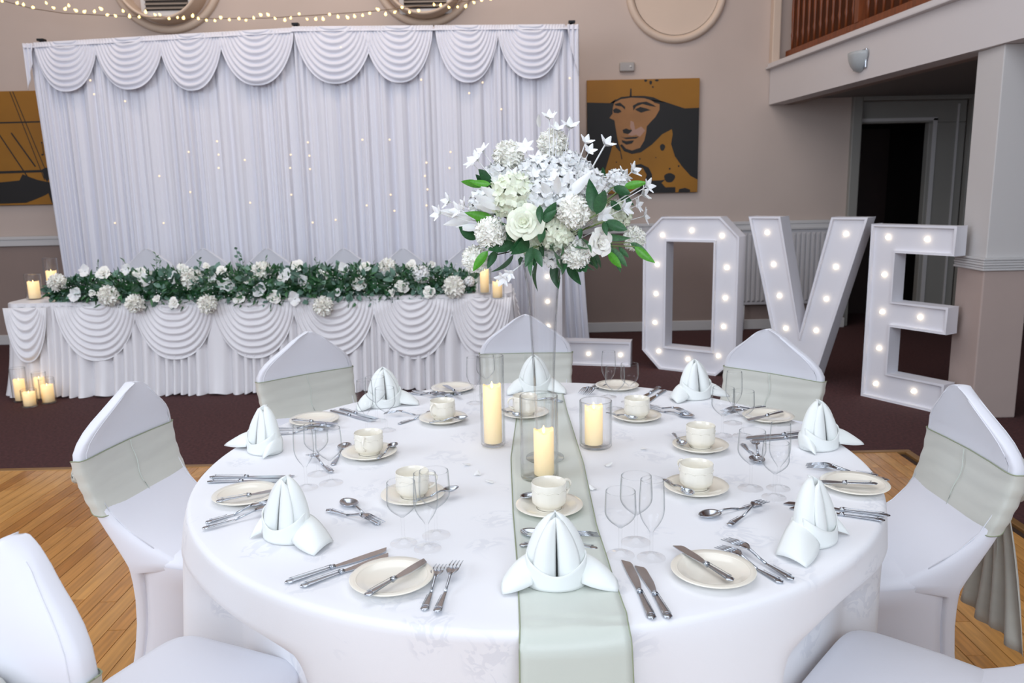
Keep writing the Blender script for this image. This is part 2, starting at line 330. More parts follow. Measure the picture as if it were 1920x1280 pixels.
G().box(0,.99,-.04,.0,0,.78).obj('panel',m_radi,t,smooth=False,bevel=.01)
q=None
for i in range(19):
    if q is None: q=G().add([(0,0,.03),(.008,-.014,.05),(.026,-.014,.05),(.034,0,.03),(0,0,.75),(.008,-.014,.73),(.026,-.014,.73),(.034,0,.75)],[(0,1,5,4),(1,2,6,5),(2,3,7,6),(0,3,2,1),(4,5,6,7)]).obj('rib',m_radi,t,smooth=False); q.location=(.02,-.04,0)
    else: o=q.copy(); COL.objects.link(o); o.location=(.02+i*.0505,-.04,0)
G().box(-.005,.995,-.055,.005,.78,.79).obj('top_grille',m_radi,t,smooth=False)
for s in (.05,.93): G().tube([(s,-.02,-.27),(s,-.02,.02)],.009,8).obj('pipe',m_radi,t)

# ------------------------------------------------------------ wall canvases
def canvas(name,label,px0,py0,w,h,polys):
    a=atY(px0,py0,WY-.03); t=thing(name,label,'picture',(a.x,WY-.014,a.z-h))
    G().box(0,w,-.035,0,0,h).obj('canvas',m_ochre,t,smooth=False,bevel=.003)
    for i,(nm,m,pl) in enumerate(polys):
        g=G()
        for q in pl: g.poly([[(u*w,(1-v)*h) for u,v in q]],-.0356-.0004*i,-.034)
        g.obj(nm,m,t,smooth=False)
def Q(*a): return [((a[i]-112)/1112,(a[i+1]-100)/1125) for i in range(0,len(a),2)]
def circ(x,y,r,ry=None,n=14): return Q(*[c for k in range(n) for c in (x+r*(1+.12*math.sin(k*5))*math.cos(2*PI*k/n),y+(ry or r)*math.sin(2*PI*k/n))])
face=[Q(385,300,450,272,560,265,680,270,770,300,835,345,830,400,790,470,750,510,705,560,700,640,680,720,640,775,560,800,490,790,440,730,415,650,395,560,385,495,335,470,365,430,368,360)]
blk=[Q(112,315,340,325,400,285,380,330,368,370,365,430,335,470,385,495,395,560,410,650,425,720,440,760,450,800,435,800,400,760,375,700,350,800,310,930,290,1000,270,1225,112,1225),
 Q(740,300,870,320,1080,392,1223,388,1223,1100,1150,1060,1060,960,990,860,950,740,965,640,955,592,900,620,860,640,760,740,650,815,560,830,480,800,440,740,460,730,500,775,560,795,640,770,682,700,700,620,706,560,750,510,790,470,830,400,830,345,780,330),
 Q(340,325,450,268,550,260,680,262,770,278,880,330,760,312,680,284,550,276,450,288,380,322),
 Q(385,335,440,322,490,365,488,392,455,360,395,350),Q(368,392,400,374,440,392,455,412,420,426,378,420),
 Q(565,355,620,325,700,318,765,348,800,372,740,362,660,340,600,362,572,402),Q(588,390,640,368,700,384,745,402,700,410,650,425,605,405),
 Q(465,590,500,575,540,592,575,568,572,600,520,632,475,622),Q(440,652,480,666,630,658,600,678,500,682),Q(455,688,500,702,582,694,560,726,505,736,465,714),
 Q(540,188,552,188,554,266,534,266),circ(865,770,26,34),circ(940,1075,56,48),circ(940,985,10),circ(1030,960,9),circ(640,880,8),circ(405,908,7),circ(800,870,6),circ(690,115,16,12),circ(740,135,14,20),circ(800,115,20,10),circ(762,178,9),
 Q(560,945,650,930,730,970,765,1040,760,1100,850,1100,900,1090,860,1125,900,1170,1000,1170,1003,1225,560,1225,640,1150,690,1110,710,1040,670,970,600,958),
 Q(440,790,450,800,466,880,455,882),Q(1040,1190,1100,1180,1150,1200,1150,1225,1030,1225)]
hi=[Q(545,500,575,515,590,590,650,560,690,600,640,660,600,640,555,650,520,640,560,600,540,560)]
canvas('portrait_canvas','square ochre and black canvas printed with a face under a hat',1100,151,1.135,1.125,[('face_print',m_skin,face),('black_print',m_ink,blk),('pale_print',m_pale,hi)])
def Q2(*a): return [(1-(300-a[i])/1125.,(a[i+1]-105)/1095.) for i in range(0,len(a),2)]
lines=[]
def ln(x0,y0,x1,y1,w): 
    dx,dy=x1-x0,y1-y0; L=math.hypot(dx,dy); nx,ny=-dy/L*w,dx/L*w; lines.append(Q2(x0+nx,y0+ny,x1+nx,y1+ny,x1-nx,y1-ny,x0-nx,y0-ny))
ln(-700,405,300,400,7); ln(-20,110,215,960,4); ln(10,110,235,860,4); ln(-60,500,140,830,7); ln(-300,300,60,950,6); ln(-400,880,330,872,12); ln(235,590,238,720,3); ln(-500,110,-380,880,10)
lines+=[Q2(-600,1000,-40,960,0,900,70,930,150,960,290,990,290,1060,200,1110,90,1150,0,1180,-600,1190),Q2(200,860,240,840,290,850,300,900,240,980,215,940),Q2(230,1060,296,1040,298,1195,260,1190)]
for q in [(225,715,10),(290,715,12),(320,740,8),(235,600,8)]: lines.append(Q2(*[c for k in range(8) for c in (min(330,q[0]+q[2]*math.cos(k*PI/4)),q[1]+q[2]*math.sin(k*PI/4))]))
a=atY(73,170,WY-.03)
def canvas2():
    w=1.135;h=1.125; t=thing('ship_canvas','ochre and black canvas of ship rigging at left edge of backdrop','picture',(a.x+.06-w,WY-.014,a.z-h))
    G().box(0,w,-.035,0,0,h).obj('canvas',m_ochre,t,smooth=False,bevel=.003)
    g=G()
    for i,q in enumerate(lines): g.poly([[(min(1,u)*w-.02,(1-v)*h) for u,v in q]],-.0356-.0002*i,-.034)
    g.obj('black_print',m_ink,t,smooth=False)
canvas2()

# ------------------------------------------------------------ pleated backdrop
BY=7.72
bd=thing('backdrop','wide pleated white drape backdrop with row of swags along top','backdrop',(0,BY,0))
bdr=random.Random(3)
xs=[]; xx=-4.36
ztop=lambda x: 2.905+(min(x,-1.93)+4.37)/2.44*.085 if x<-1.93 else 3.0-.012*(x+1.93)
def curtain(x0,x1,name,yo=0):
    N=int((x1-x0)/.0065); ph=[(bdr.uniform(0,7),bdr.uniform(.6,1.1)) for _ in range(8)]
    amp=[]; a=.5
    for i in range(N+1): a+=bdr.uniform(-.1,.1); a=min(1,max(.25,a)); amp.append(a)
    def fn(u,v):
        x=x0+(x1-x0)*u; i=int(u*N+.5)
        s=math.sin(x*46+2.4*math.sin(x*9.3+ph[0][0])+1.4*math.sin(x*3.1)); s2=math.sin(x*31+ph[1][0]+1.9*math.sin(x*5))
        y=(-.085*amp[i]*abs(s)**.6-.024*s2)*(.55+.45*(1-v))-.03*(1-v)
        z=ztop(x)*v; xb=x+(1-v)**3*(.10*max(0,(x-.2)/.5)) -(0)
        if x<-3.9: xb+= (1-v)*.10*(-3.9-x)/.46
        return (xb,y+yo,max(.006,z))
    G().grid(fn,N,14).obj(name,m_drape,bd)
curtain(-4.37,-1.93,'curtain'); curtain(-1.93,.665,'curtain',-.01)
def swag(x0,x1,zt,drop,par,name='swag',nf=8,yo=-.07,m=m_drape,a0=.30,amp=.014,flat=0,M=None,bul=.05):
    xc=(x0+x1)/2; hw=(x1-x0)/2
    def fn(u,v):
        uu=2*u-1; k=a0+(1-a0)*v**.9
        z=-drop*v*max(0,1-abs(uu)**2.3)**.62
        f=(math.sin(v*nf*2*PI+.7*math.sin(uu*3+xc*9)))
        y=-amp*f*(.35+.65*(1-abs(uu)))*(1 if v>.03 else 0)-bul*(max(0,1-uu*uu))*math.sin(min(1,v*1.1)*PI*.55)
        p=(xc+hw*k*uu,y+yo,(zt(xc+hw*k*uu) if callable(zt) else zt)+z); return p if M is None else tuple(M@Vector(p))
    return G().grid(fn,40,nf*9).obj(name,m,par,solid=.003)
def bx(px,py): return atY(px,py,BY-.07)
def valance(x0,x1,name='valance'):
    def fn(u,v): x=x0+(x1-x0)*u; return (x,-.055-.006*math.sin(x*90),ztop(x)-.012-v*.30+.02)
    G().grid(fn,int((x1-x0)/.01),3).obj(name,m_drape,bd)
for (a1,a2,b,c_) in [(64,178,173,78),(176,303,169,73),(298,414,171,70),(411,549,161,66),(553,697,158,58),(683,809,156,55),(818,932,156,52),(934,1056,149,50)]:
    p0=bx(a1,c_);p1=bx(a2,c_); pm=bx((a1+a2)/2,b); zt=ztop((p0.x+p1.x)/2)+.005; swag(p0.x-.015,p1.x+.015,lambda q: ztop(q)+.004,zt-pm.z,bd)
def tail(x0,x1,zt,zb,par,lean=0,m=m_drape):
    def fn(u,v):
        k=1-.0*v; L=(zt-zb)*(.75+.25*(1-abs(2*u-1))) if lean==0 else (zt-zb)*((1-u) if lean<0 else u)**.7
        return (x0+(x1-x0)*u,-.075-.012*math.sin(u*16),zt-L*v)
    G().grid(fn,20,14).obj('tail',m,par,solid=.003)
tail(-4.38,-4.29,ztop(-4.35),2.50,bd,-1); tail(.56,.665,ztop(.6),2.52,bd,1)
g=G(); 
def topband(u,v): x=-4.37+(5.035)*u; return (x,-.085-.004*math.sin(x*40)+.10*v,ztop(x)+.006-.03*(1-v)*(1-v)*1.6)
G().grid(topband,200,4).obj('heading_tape',m_drape,bd,solid=.003)
for px in (52,550,1082):
    x=bx(px,60).x+(.06 if px==52 else -.04 if px>1000 else 0); G().tube([(x,.03,0),(x,.03,ztop(x)+.035)],.018,10).obj('support_pole',m_black,bd)
    G().box(x-.03,x+.03,-.0,.06,ztop(x)+.03,ztop(x)+.05).obj('pole_cap',m_black,bd,smooth=False)
G().tube([(-4.37,.03,2.89),(-1.93,.03,2.98)],.015,8).obj('cross_bar',m_black,bd); G().tube([(-1.93,.03,2.98),(.66,.03,2.95)],.015,8).obj('cross_bar',m_black,bd)

# twinkle lights over the drape
tw=thing('curtain_lights','strands of tiny warm lights hanging down the white backdrop','lights',(0,BY-.085,0))
pts=[(171,151),(178,177),(236,190),(408,265),(411,290),(411,315),(578,267),(581,292),(582,317),(731,262),(790,150),(308,418),(217,418),(587,417),(630,412),(740,395),(800,305),(797,330),(688,385),(733,365),(546,290),(545,315),(547,365),(300,330),(355,285),(358,360),(680,262),(905,155),(940,205),(845,285),(843,315),(802,355),(800,385),(640,90),(460,300),(470,380),(880,175),(1068,147)]
bq=None; tb=G()
for (px,py) in pts:
    p=atY(px,py,BY-.09); q=(p.x,-.02,p.z)
    if bq is None: bq=G().lathe([(.0006,-.009),(.007,-.006),(.009,0),(.007,.006),(.0006,.009)],8,M=None).obj('bulb',m_bulbc,tw); bq.location=q
    else: o=bq.copy(); COL.objects.link(o); o.location=q
for px in sorted(set(round(p[0]/45)*45 for p in pts)):
    p=atY(px+3,300,BY-.09); tb.tube([(p.x,-.008,2.85),(p.x+.01,-.010,1.6),(p.x,-.012,1.0)],.0008,4)
tb.obj('wires',m_wwire,tw)

# fairy lights overhead
fl=thing('fairy_lights','string of warm fairy lights sagging across wall above the backdrop','lights',(0,7.95,0))
cur=[(-60,-22),(0,2),(60,18),(120,27),(200,31),(300,35),(400,37),(500,36),(600,30),(700,23),(780,14),(860,6),(930,-3),(990,-14)]
P=[atY(x,y-2,7.95) for x,y in cur]; G().tube([(p.x,0,p.z) for p in P],.0035,5).obj('cable',m_wire,fl)
bl=[(4,2),(32,6),(44,9),(62,14),(87,6),(101,15),(122,17),(129,11),(143,20),(158,22),(177,22),(190,17),(201,28),(217,30),(231,21),(243,31),(261,32),(273,23),(291,28),(300,28),(317,35),(333,33),(344,34),(361,30),(372,35),(387,38),(403,39),(414,33),(430,37),(448,35),(461,38),(476,34),(489,28),(503,28),(516,35),(534,38),(545,34),(561,26),(576,36),(592,36),(606,36),(618,27),(634,32),(652,33),(665,31),(680,29),(693,25),(709,18),(723,27),(740,23),(754,14),(768,23),(785,20),(814,9),(826,10),(842,14),(858,13),(873,12),(889,5),(903,0),(920,-2),(935,-6)]
bq2=None
for (px,py) in bl:
    p=atY(px,py,7.95); sc_=rnd.uniform(.68,1.0)
    if bq2 is None: bq2=G().lathe([(.0006,-.016),(.010,-.011),(.0155,0),(.011,.011),(.006,.016),(.006,.024),(.0006,.025)],10).obj('bulb',m_bulb,fl); o=bq2
    else: o=bq2.copy(); COL.objects.link(o)
    o.location=(p.x,0,p.z); o.scale=(sc_,)*3; o.rotation_euler=(rnd.uniform(-1,1),rnd.uniform(-1,1),0)

# ------------------------------------------------------------ marquee letters
def inset(poly,d):   # move each edge inward by d (poly counter-clockwise)
    n=len(poly); out=[]
    for i in range(n):
        p0=Vector(poly[i-1]);p1=Vector(poly[i]);p2=Vector(poly[(i+1)%n]); e1=(p1-p0).normalized(); e2=(p2-p1).normalized()
        n1=Vector((-e1.y,e1.x)); n2=Vector((-e2.y,e2.x)); b=(n1+n2); b=b/ (b.length_squared/2) if b.length>1e-6 else n1
        if b.length>4: b=b.normalized()*4
        q=p1+b*d; out.append((q.x,q.y))
    return out
def letter(name,label,x0,y0,ang,loops,bulbs,depth=.15):
    t=thing(name,label,'light-up letter',(x0,y0,0),ang)
    rim=.016
    # rim walls: outline band over the full depth
    g=G()
    for l in loops: g.poly([l,inset(l,rim)],0,depth)
    g.obj('rim',m_letter,t,smooth=False,bevel=.0025)
    g=G(); ins=[inset(l,rim-.003) for l in loops]; g.poly(ins,.022,.034); g.obj('face_panel',m_letter,t,smooth=False)
    bq=None
    for (s,z) in bulbs:
        if bq is None: bq=G().lathe([(.005,0),(.010,.003),(.012,.012),(.008,.021),(.0006,.027)],14,M=Matrix.Rotation(PI/2,4,'X')).obj('bulb',m_bulbw,t); o=bq
        else: o=bq.copy(); COL.objects.link(o)
        o.location=(s,.022,z)
def onplane(px,py,x0,y0,a):
    d=ray(px,py); n=Vector((-math.sin(a),math.cos(a),0)); q=CP+d*((Vector((x0,y0,0))-CP).dot(n)/d.dot(n)); return ((q.x-x0)*math.cos(a)+(q.y-y0)*math.sin(a),q.z)
w,c,hc,H=.81,.159,.153,1.271
O=(1.107,6.674,-.609)
letter('letter_o','white light-up letter O with warm bulbs, between the L and V',*O,[[(c,0),(w-c,0),(w,hc),(w,H-hc),(w-c,H),(c,H),(0,H-hc),(0,hc)],[(.205,.20),(.205,H-.20),(w-.205,H-.20),(w-.205,.20)]],
 [onplane(x,y,*O) for x,y in [(1240,441),(1295,432),(1352,442),(1230,496),(1228,551),(1226,605),(1233,659),(1288,674),(1361,502),(1358,559),(1355,613),(1345,668)]])
V=(1.876,6.335,-.78); w,H=.912,1.268
letter('letter_v','white light-up letter V with warm bulbs, in front of the radiator',*V,[[(w/2-.123,0),(w/2+.123,0),(w,H),(w-.258,H),(w/2,.392),(.258,H),(0,H)]],
 [onplane(x,y,*V) for x,y in [(1436,436),(1448,496),(1459,555),(1471,616),(1584,439),(1565,501),(1547,561),(1528,620),(1500,675)]])
E_=(2.514,5.60,-1.031); w,H=.600,1.227
letter('letter_e','white light-up letter E with warm bulbs, partly hidden by column',*E_,[[(0,0),(w,0),(w,.199),(.192,.199),(.192,.53),(.586,.53),(.586,.706),(.192,.706),(.192,1.039),(w,1.039),(w,H),(0,H)]],
 [onplane(x,y,*E_) for x,y in [(1662,445),(1735,449),(1655,515),(1651,585),(1645,653),(1639,720),(1722,595),(1710,734)]],depth=.12)
L_=(.184,6.902,-.245); w=.851
letter('letter_l','white light-up letter L behind the tall glass vase',*L_,[[(0,0),(w,0),(w,.212),(.262,.212),(.262,1.26),(0,1.26)]],
 [onplane(x,y,*L_) for x,y in [(1025,519),(1026,566),(1027,612),(1103,664),(1163,666),(1045,660)]]+[(.13,1.15),(.13,.98)])

# ------------------------------------------------------------ flower and leaf meshes
def petal(g,M,L=1,Wd=.8,cup=.25,curl=.2,nu=4,nv=5,ruf=0,tip=.5):
    def fn(u,v):
        x=(2*u-1); w=Wd/2*math.sin(PI*min(1,(v*.93+.07))**tip)**.75 if v<1 else Wd*.10
        return (x*w,-cup*L*(1-x*x)*math.sin(v*PI*.6)+ruf*math.sin(x*7+v*3)*v*L*.08,v*L*(1)-0.0) if curl==0 else (x*w, -cup*(1-x*x)*Wd*.6+ -curl*L*0+ curl*L*v*v*(-1) + ruf*math.sin(x*6)*v*.06*L, v*L)
    g.grid(fn,nu,nv,M)
def rosemesh(name,m,layers=26,openness=1.15,seed=1,pw=1.0):
    r=random.Random(seed); g=G()
    for i in range(layers):
        t=i/(layers-1); az=i*2.4+r.uniform(-.2,.2); tilt=(.05+t**1.3*openness)+r.uniform(-.05,.05); L=.45+.5*t; rad=.03+.20*t
        # petal grows from centre, wraps around z axis, opens outward by tilt
        def fn(u,v,L=L,tilt=tilt,rad=rad,t=t,az=az):
            a=(u-.5)*(2.6-1.0*t)*pw; wid=math.sin(PI*min(1,.15+v*.72))**.6
            rr=rad*(.4+.6*v)+L*math.sin(tilt*v**.8)*v*.75+ .05*t*max(0,v-.8)*5*.4
            h=-.30*t+L*math.cos(tilt*v)*v*.8 - .10*t*(max(0,v-.75)*4)**2*.6 - .10*(2*u-1)**2*v+ .03*math.sin(u*9+az)*v*t
            aa=az+a*wid; return (rr*math.cos(aa),rr*math.sin(aa),h)
        g.grid(fn,6,5)
    g.lathe([(.001,-.2),(.10,-.1),(.13,.12),(.09,.26),(.001,.30)],10)
    me=bpy.data.meshes.new(name); me.from_pydata(g.v,[],g.f); me.polygons.foreach_set('use_smooth',[True]*len(me.polygons)); me.materials.append(m); return me
def pommesh(name,m,n=130,seed=2,pl=.36,pwid=.34,R=.72,lo=-.6):
    r=random.Random(seed); g=G()
    for i in range(n):
        z=1-(i+.5)/n*(1-lo); rr=math.sqrt(max(0,1-z*z)); a=i*2.39996; d=Vector((rr*math.cos(a),rr*math.sin(a),z))
        q=d.to_track_quat('Z','Y').to_matrix().to_4x4(); M=Matrix.Translation(d*R*r.uniform(.94,1.04))@q@Matrix.Rotation(r.uniform(0,6.3),4,'Z')@Matrix.Rotation(r.uniform(.1,.75),4,'X')@Matrix.Translation((0,0,-.06))
        petal(g,M,pl,pwid,.3,.35,3,3,.8,.55)
    g.lathe([(.001,-R*.95),(R*.66,-R*.66),(R*.95,0),(R*.66,R*.66),(.001,R*.95)],14)
    me=bpy.data.meshes.new(name); me.from_pydata(g.v,[],g.f); me.polygons.foreach_set('use_smooth',[True]*len(me.polygons)); me.materials.append(m); return me
def hydmesh(name,m,n=46,seed=3):
    r=random.Random(seed); g=G()
    for i in range(n):
        z=1-(i+.5)/n*1.6; rr=math.sqrt(max(0,1-z*z)); a=i*2.39996; d=Vector((rr*math.cos(a),rr*math.sin(a),z))
        q=d.to_track_quat('Z','Y').to_matrix().to_4x4(); B=Matrix.Translation(d*.72*r.uniform(.85,1.1))@q@Matrix.Rotation(r.uniform(0,6.3),4,'Z')
        for k in range(4): petal(g,B@Matrix.Rotation(k*PI/2,4,'Z')@Matrix.Rotation(-1.15-r.uniform(-.2,.2),4,'X'),.34,.34,.15,.1,2,3,0,.6)
    g.lathe([(.001,-.5),(.4,-.4),(.6,0),(.4,.45),(.001,.62)],12)
    me=bpy.data.meshes.new(name); me.from_pydata(g.v,[],g.f); me.polygons.foreach_set('use_smooth',[True]*len(me.polygons)); me.materials.append(m); return me
def starmesh(name,m,k=5,pl=1.0,pw_=.58,tilt=-1.15):
    g=G()
    for i in range(k): petal(g,Matrix.Rotation(i*2*PI/k,4,'Z')@Matrix.Rotation(tilt+.15*math.sin(i*3),4,'X'),pl,pw_,.2,-.15,3,5,0,.7)
    g.lathe([(.001,-.25),(.05,-.2),(.1,0),(.05,.12),(.001,.14)],8)
    me=bpy.data.meshes.new(name); me.from_pydata(g.v,[],g.f); me.polygons.foreach_set('use_smooth',[True]*len(me.polygons)); me.materials.append(m); return me
def orchmesh(name,m):
    g=G()
    for a,l,w_ in ((0,.8,.6),(1.35,.95,1.05),(-1.35,.95,1.05),(2.5,.75,.55),(-2.5,.75,.55)): petal(g,Matrix.Rotation(a,4,'Z')@Matrix.Rotation(-1.2,4,'X'),l,w_,.12,.12,4,5,.3,.75)
    g.lathe([(.001,.0),(.12,.08),(.09,.2),(.001,.26)],8)
    me=bpy.data.meshes.new(name); me.from_pydata(g.v,[],g.f); me.polygons.foreach_set('use_smooth',[True]*len(me.polygons)); me.materials.append(m); return me
def leafmesh(name,m,Wd=.42,cup=.12,droop=.25):
    g=G()
    def fn(u,v):
        x=2*u-1; w=Wd/2*(math.sin(PI*v**.8)**.85 if 0<v<1 else 0); return (x*w,-droop*v*v+cup*abs(x)*math.sin(PI*v)*.6,v)
    g.grid(fn,4,8); me=bpy.data.meshes.new(name); me.from_pydata(g.v,[],g.f); me.polygons.foreach_set('use_smooth',[True]*len(me.polygons)); me.materials.append(m); return me
ME=dict(rose=rosemesh('rose',m_greenp,28,1.15),rosec=rosemesh('rose',m_cream,22,.9,5),bud=rosemesh('rose',m_cream,16,.5,8),peony=pommesh('peony',m_cream,95,9,.44,.42,.66,-.3),pom=pommesh('pom',m_cream,230,2,.27,.25,.80),hyd=hydmesh('hydrangea',m_whitep),hydg=hydmesh('hydrangea',m_greenp,52,6),star=starmesh('star',m_whitep,6),bell=starmesh('bell',m_whitep,5,1.0,.6,-.8),orch=orchmesh('orchid',m_whitep),
 leafd=leafmesh('leaf',m_leafd),leafb=leafmesh('leaf',m_leafb,.34),leafe=leafmesh('leaf',m_leafe,.75,.08,.1),leafg=leafmesh('leaf',m_leafg,.3),feather=leafmesh('white_leaf',m_whitep,.32,.1,.2))
def inst(key,name,parent,loc,dirv,size,roll=None):
    o=bpy.data.objects.new(name,ME[key]); COL.objects.link(o); o.parent=parent
    q=Vector(dirv).normalized().to_track_quat('Z','Y'); o.rotation_mode='QUATERNION'
    from mathutils import Quaternion
    o.rotation_quaternion=q@Quaternion((0,0,1),rnd.uniform(0,6.28) if roll is None else roll); o.location=Vector(loc)-parent.location; o.scale=(size,)*3; return o

# ------------------------------------------------------------ head table
HY=6.12; hx0=-3.88; hx1=-.02; hz=.735
ht=thing('head_table','long head table skirted in white satin in front of the backdrop','table',(0,HY,0))
def edge(s):   # path along the front and round both ends, s in metres from the left back corner; returns x,y,nx,ny
    dep=.62; rc=.09
    segs=[]; W_=hx1-hx0
    a=dep-rc; b=a+PI/2*rc; c_=b+W_-2*rc; d=c_+PI/2*rc; e=d+a
    if s<a: return hx0,dep-s,-1,0
    if s<b: t=(s-a)/rc; return hx0+rc-rc*math.cos(t),rc-rc*math.sin(t),-math.cos(t),-math.sin(t)
    if s<c_: return hx0+rc+(s-b),0,0,-1
    if s<d: t=(s-c_)/rc; return hx1-rc+rc*math.sin(t),rc-rc*math.cos(t),math.sin(t),-math.cos(t)
    return hx1,rc+(s-d),1,0
TOT=2*(.62-.09)+PI*.09+(hx1-hx0)-.18
def skirt(u,v):
    s=u*TOT; x,y,nx,ny=edge(s); f=1.5*abs(math.sin(s*38+1.8*math.sin(s*7.1)+math.sin(s*13)))**.55-.6; o=(.030+.046*(1-v))*f*.8+.012+.05*(1-v)**3+.02*(1-v)
    zz=.72*v+.006+ (1-v)**6*.012*math.sin(s*21)
    return (x+nx*o,y+ny*o,max(.004,zz))
G().grid(skirt,int(TOT/.006),16).obj('skirt',m_satin,ht)
g=G(); N=160; ring=[]; ring2=[]; ring3=[]
for i in range(N+1):
    s=TOT*i/N; x,y,nx,ny=edge(s); ring.append((x+nx*.028,y+ny*.028,hz-.03)); ring2.append((x+nx*.028,y+ny*.028,hz-.004)); ring3.append((x+nx*.02,y+ny*.02,hz))
g.rings([ring,ring2,ring3],close=False); g.add(ring3,[tuple(range(len(ring3)))]); g.obj('tabletop_cloth',m_satin,ht,autos=35)
def swag2(x0,x1,drop):
    swag(x0,x1,hz-.03,drop,ht,nf=8,yo=-.045,m=m_satin,a0=.22,amp=.014,bul=.035)
for (a1,a2,b) in [(100,250,676),(247,398,673),(396,550,671),(548,701,668),(699,849,673),(846,968,668)]:
    p0=atY(a1,575,HY-.06);p1=atY(a2,575,HY-.06);pm=atY((a1+a2)/2,b,HY-.07); swag2(p0.x-.01,min(p1.x+.01,hx1+.02),hz-.03-pm.z)
swag(hx0-.0,-3.55,hz-.03,.42,ht,name='swag',yo=-.06,m=m_satin,a0=.5,nf=6)
swag(hx1-.30,hx1+.24,hz-.03,.40,ht,name='swag',yo=0,m=m_satin,a0=.25,nf=7,M=Matrix.Translation((hx1+.04,.30,0))@Matrix.Rotation(PI/2,4,'Z')@Matrix.Translation((-hx1,0,0)))

# garland
gl=thing('flower_garland','long garland of cream roses and dark foliage on head table front edge','flower arrangement',(-2.0,HY+.10,hz))
gr=random.Random(11)
def gpt(px,py):
    yy=HY-.03+max(0,(590-py))/100*.20; return atY(px,py,yy)
gx0=atY(105,530,6.2).x; gx1=atY(880,530,6.2).x
def leafadd(g,M,Wd,droop=.2):
    g.add([tuple(M@Vector(p)) for p in [(0,0,0),(-Wd/2,.03-droop*.1,.4),(Wd/2,.03-droop*.1,.4),(-Wd*.35,-droop*.5,.75),(Wd*.35,-droop*.5,.75),(0,-droop,1),(0,-.04,.42),(0,-droop*.5-.04,.75)]],[(0,6,1),(0,2,6),(1,6,7,3),(6,2,4,7),(3,7,5),(7,4,5)])
gs={m:G() for m in ('leafd','leafg','leafe')}
nind=0
core=G()
def corefn(u,v):
    x=gx0+(gx1-gx0)*u; k=math.sin(PI*min(.97,max(.03,u)))**.25; a=v*2*PI; r=(1+.25*math.sin(x*23)+.2*math.sin(x*51+v*11))
    return (x+2.0,.0+.10*k*r*math.cos(a),.075+.075*k*r*math.sin(a))
core.grid(corefn,120,12).obj('moss_core',m_leafd,gl)
for i in range(4200):
    u=gr.random(); x=gx0-.04+(gx1-gx0+.08)*u; k=math.sin(PI*min(.98,max(.02,u)))**.3
    a=gr.uniform(-.35,1.15)*PI; rr=gr.uniform(.55,1.25)*k
    # a=0 is up-back ... front-down
    y=-.02-math.sin(a)*.13*rr; z=.07+math.cos(a)*.12*rr
    if y>.04 and z<.02: z=.02
    d=Vector((gr.uniform(-1,1),-math.sin(a)+gr.uniform(-.5,.5),math.cos(a)+gr.uniform(-.7,.5))); q=d.normalized().to_track_quat('Z','Y').to_matrix().to_4x4()
    L=gr.uniform(.035,.085); key=gr.choice(['leafd','leafg','leafg','leafe','leafe'])
    if y>-.09 and z<.03: d.z=abs(d.z); q=d.normalized().to_track_quat('Z','Y').to_matrix().to_4x4()
    if nind<260 and i%12==0 and a>-.1:
        o=inst(key,'leaf',gl,(x,HY+.10+y,hz+z),d,L*1.15); nind+=1; continue
    M=Matrix.Translation((x+2.0,y,z))@q@Matrix.Rotation(gr.uniform(0,6.3),4,'Z')@Matrix.Scale(L,4)
    leafadd(gs[key],M,{'leafd':.4,'leafg':.26,'leafe':.6}[key])
for k,(nm,m) in {'leafd':('foliage',m_leafd),'leafg':('foliage',m_leafg),'leafe':('foliage',m_leafe)}.items():
    o=gs[k].obj(nm,m,gl); o['kind']='stuff'
# tall sprigs
for px,py in [(184,485),(292,470),(300,478),(443,462),(452,470),(498,478),(590,478),(605,490),(740,487),(700,488),(835,485),(232,480),(375,480),(770,490)]:
    b=gpt(px+gr.uniform(-12,12),530); b.y=HY+.12; t_=atY(px,py+6,HY+.10)
    G().tube([Vector(b)-gl.location,(Vector(b)+Vector(t_))/2+Vector((.01,0,.0))-gl.location,Vector(t_)-gl.location],.0016,5).obj('sprig_stem',m_leafg,gl)
    for k in range(6):
        p=Vector(b).lerp(Vector(t_),.45+.11*k); inst('leafe' if px%2 else 'leafg','sprig_leaf',gl,p,(gr.uniform(-1,1),gr.uniform(-1,.2),.5),.032)
z7=[(350,280,55,'peony'),(480,370,48,'orch'),(695,212,60,'rosec'),(560,195,42,'orch'),(735,380,64,'peony'),(618,362,40,'bud'),(862,180,40,'orch'),(970,215,54,'rosec'),(1020,270,48,'orch'),(935,435,58,'peony'),(1100,400,40,'bud'),(1225,430,46,'rosec'),(1220,240,42,'orch'),(1360,250,66,'peony'),(1290,175,46,'rosec'),(1470,160,40,'bud'),(1580,190,44,'rosec'),(1515,245,36,'orch'),(1620,300,56,'orch'),(1785,265,42,'bud'),(1710,395,48,'rosec'),(1480,440,60,'peony'),(1870,340,50,'orch'),(1885,195,62,'peony')]
z8=[(135,390,54,'rosec'),(305,155,54,'rosec'),(220,235,52,'orch'),(360,270,46,'orch'),(485,215,46,'bud'),(290,400,48,'orch'),(505,455,62,'peony'),(775,285,62,'rosec'),(660,180,44,'orch'),(820,160,46,'rosec'),(985,165,56,'peony'),(1000,210,44,'orch'),(1095,305,58,'rosec'),(1020,360,44,'bud'),(1165,150,46,'rosec'),(1240,220,58,'hyd'),(1320,145,42,'bud'),(1295,350,50,'rosec'),(1485,315,70,'peony'),(610,355,28,'orch'),(1600,270,34,'hyd')]
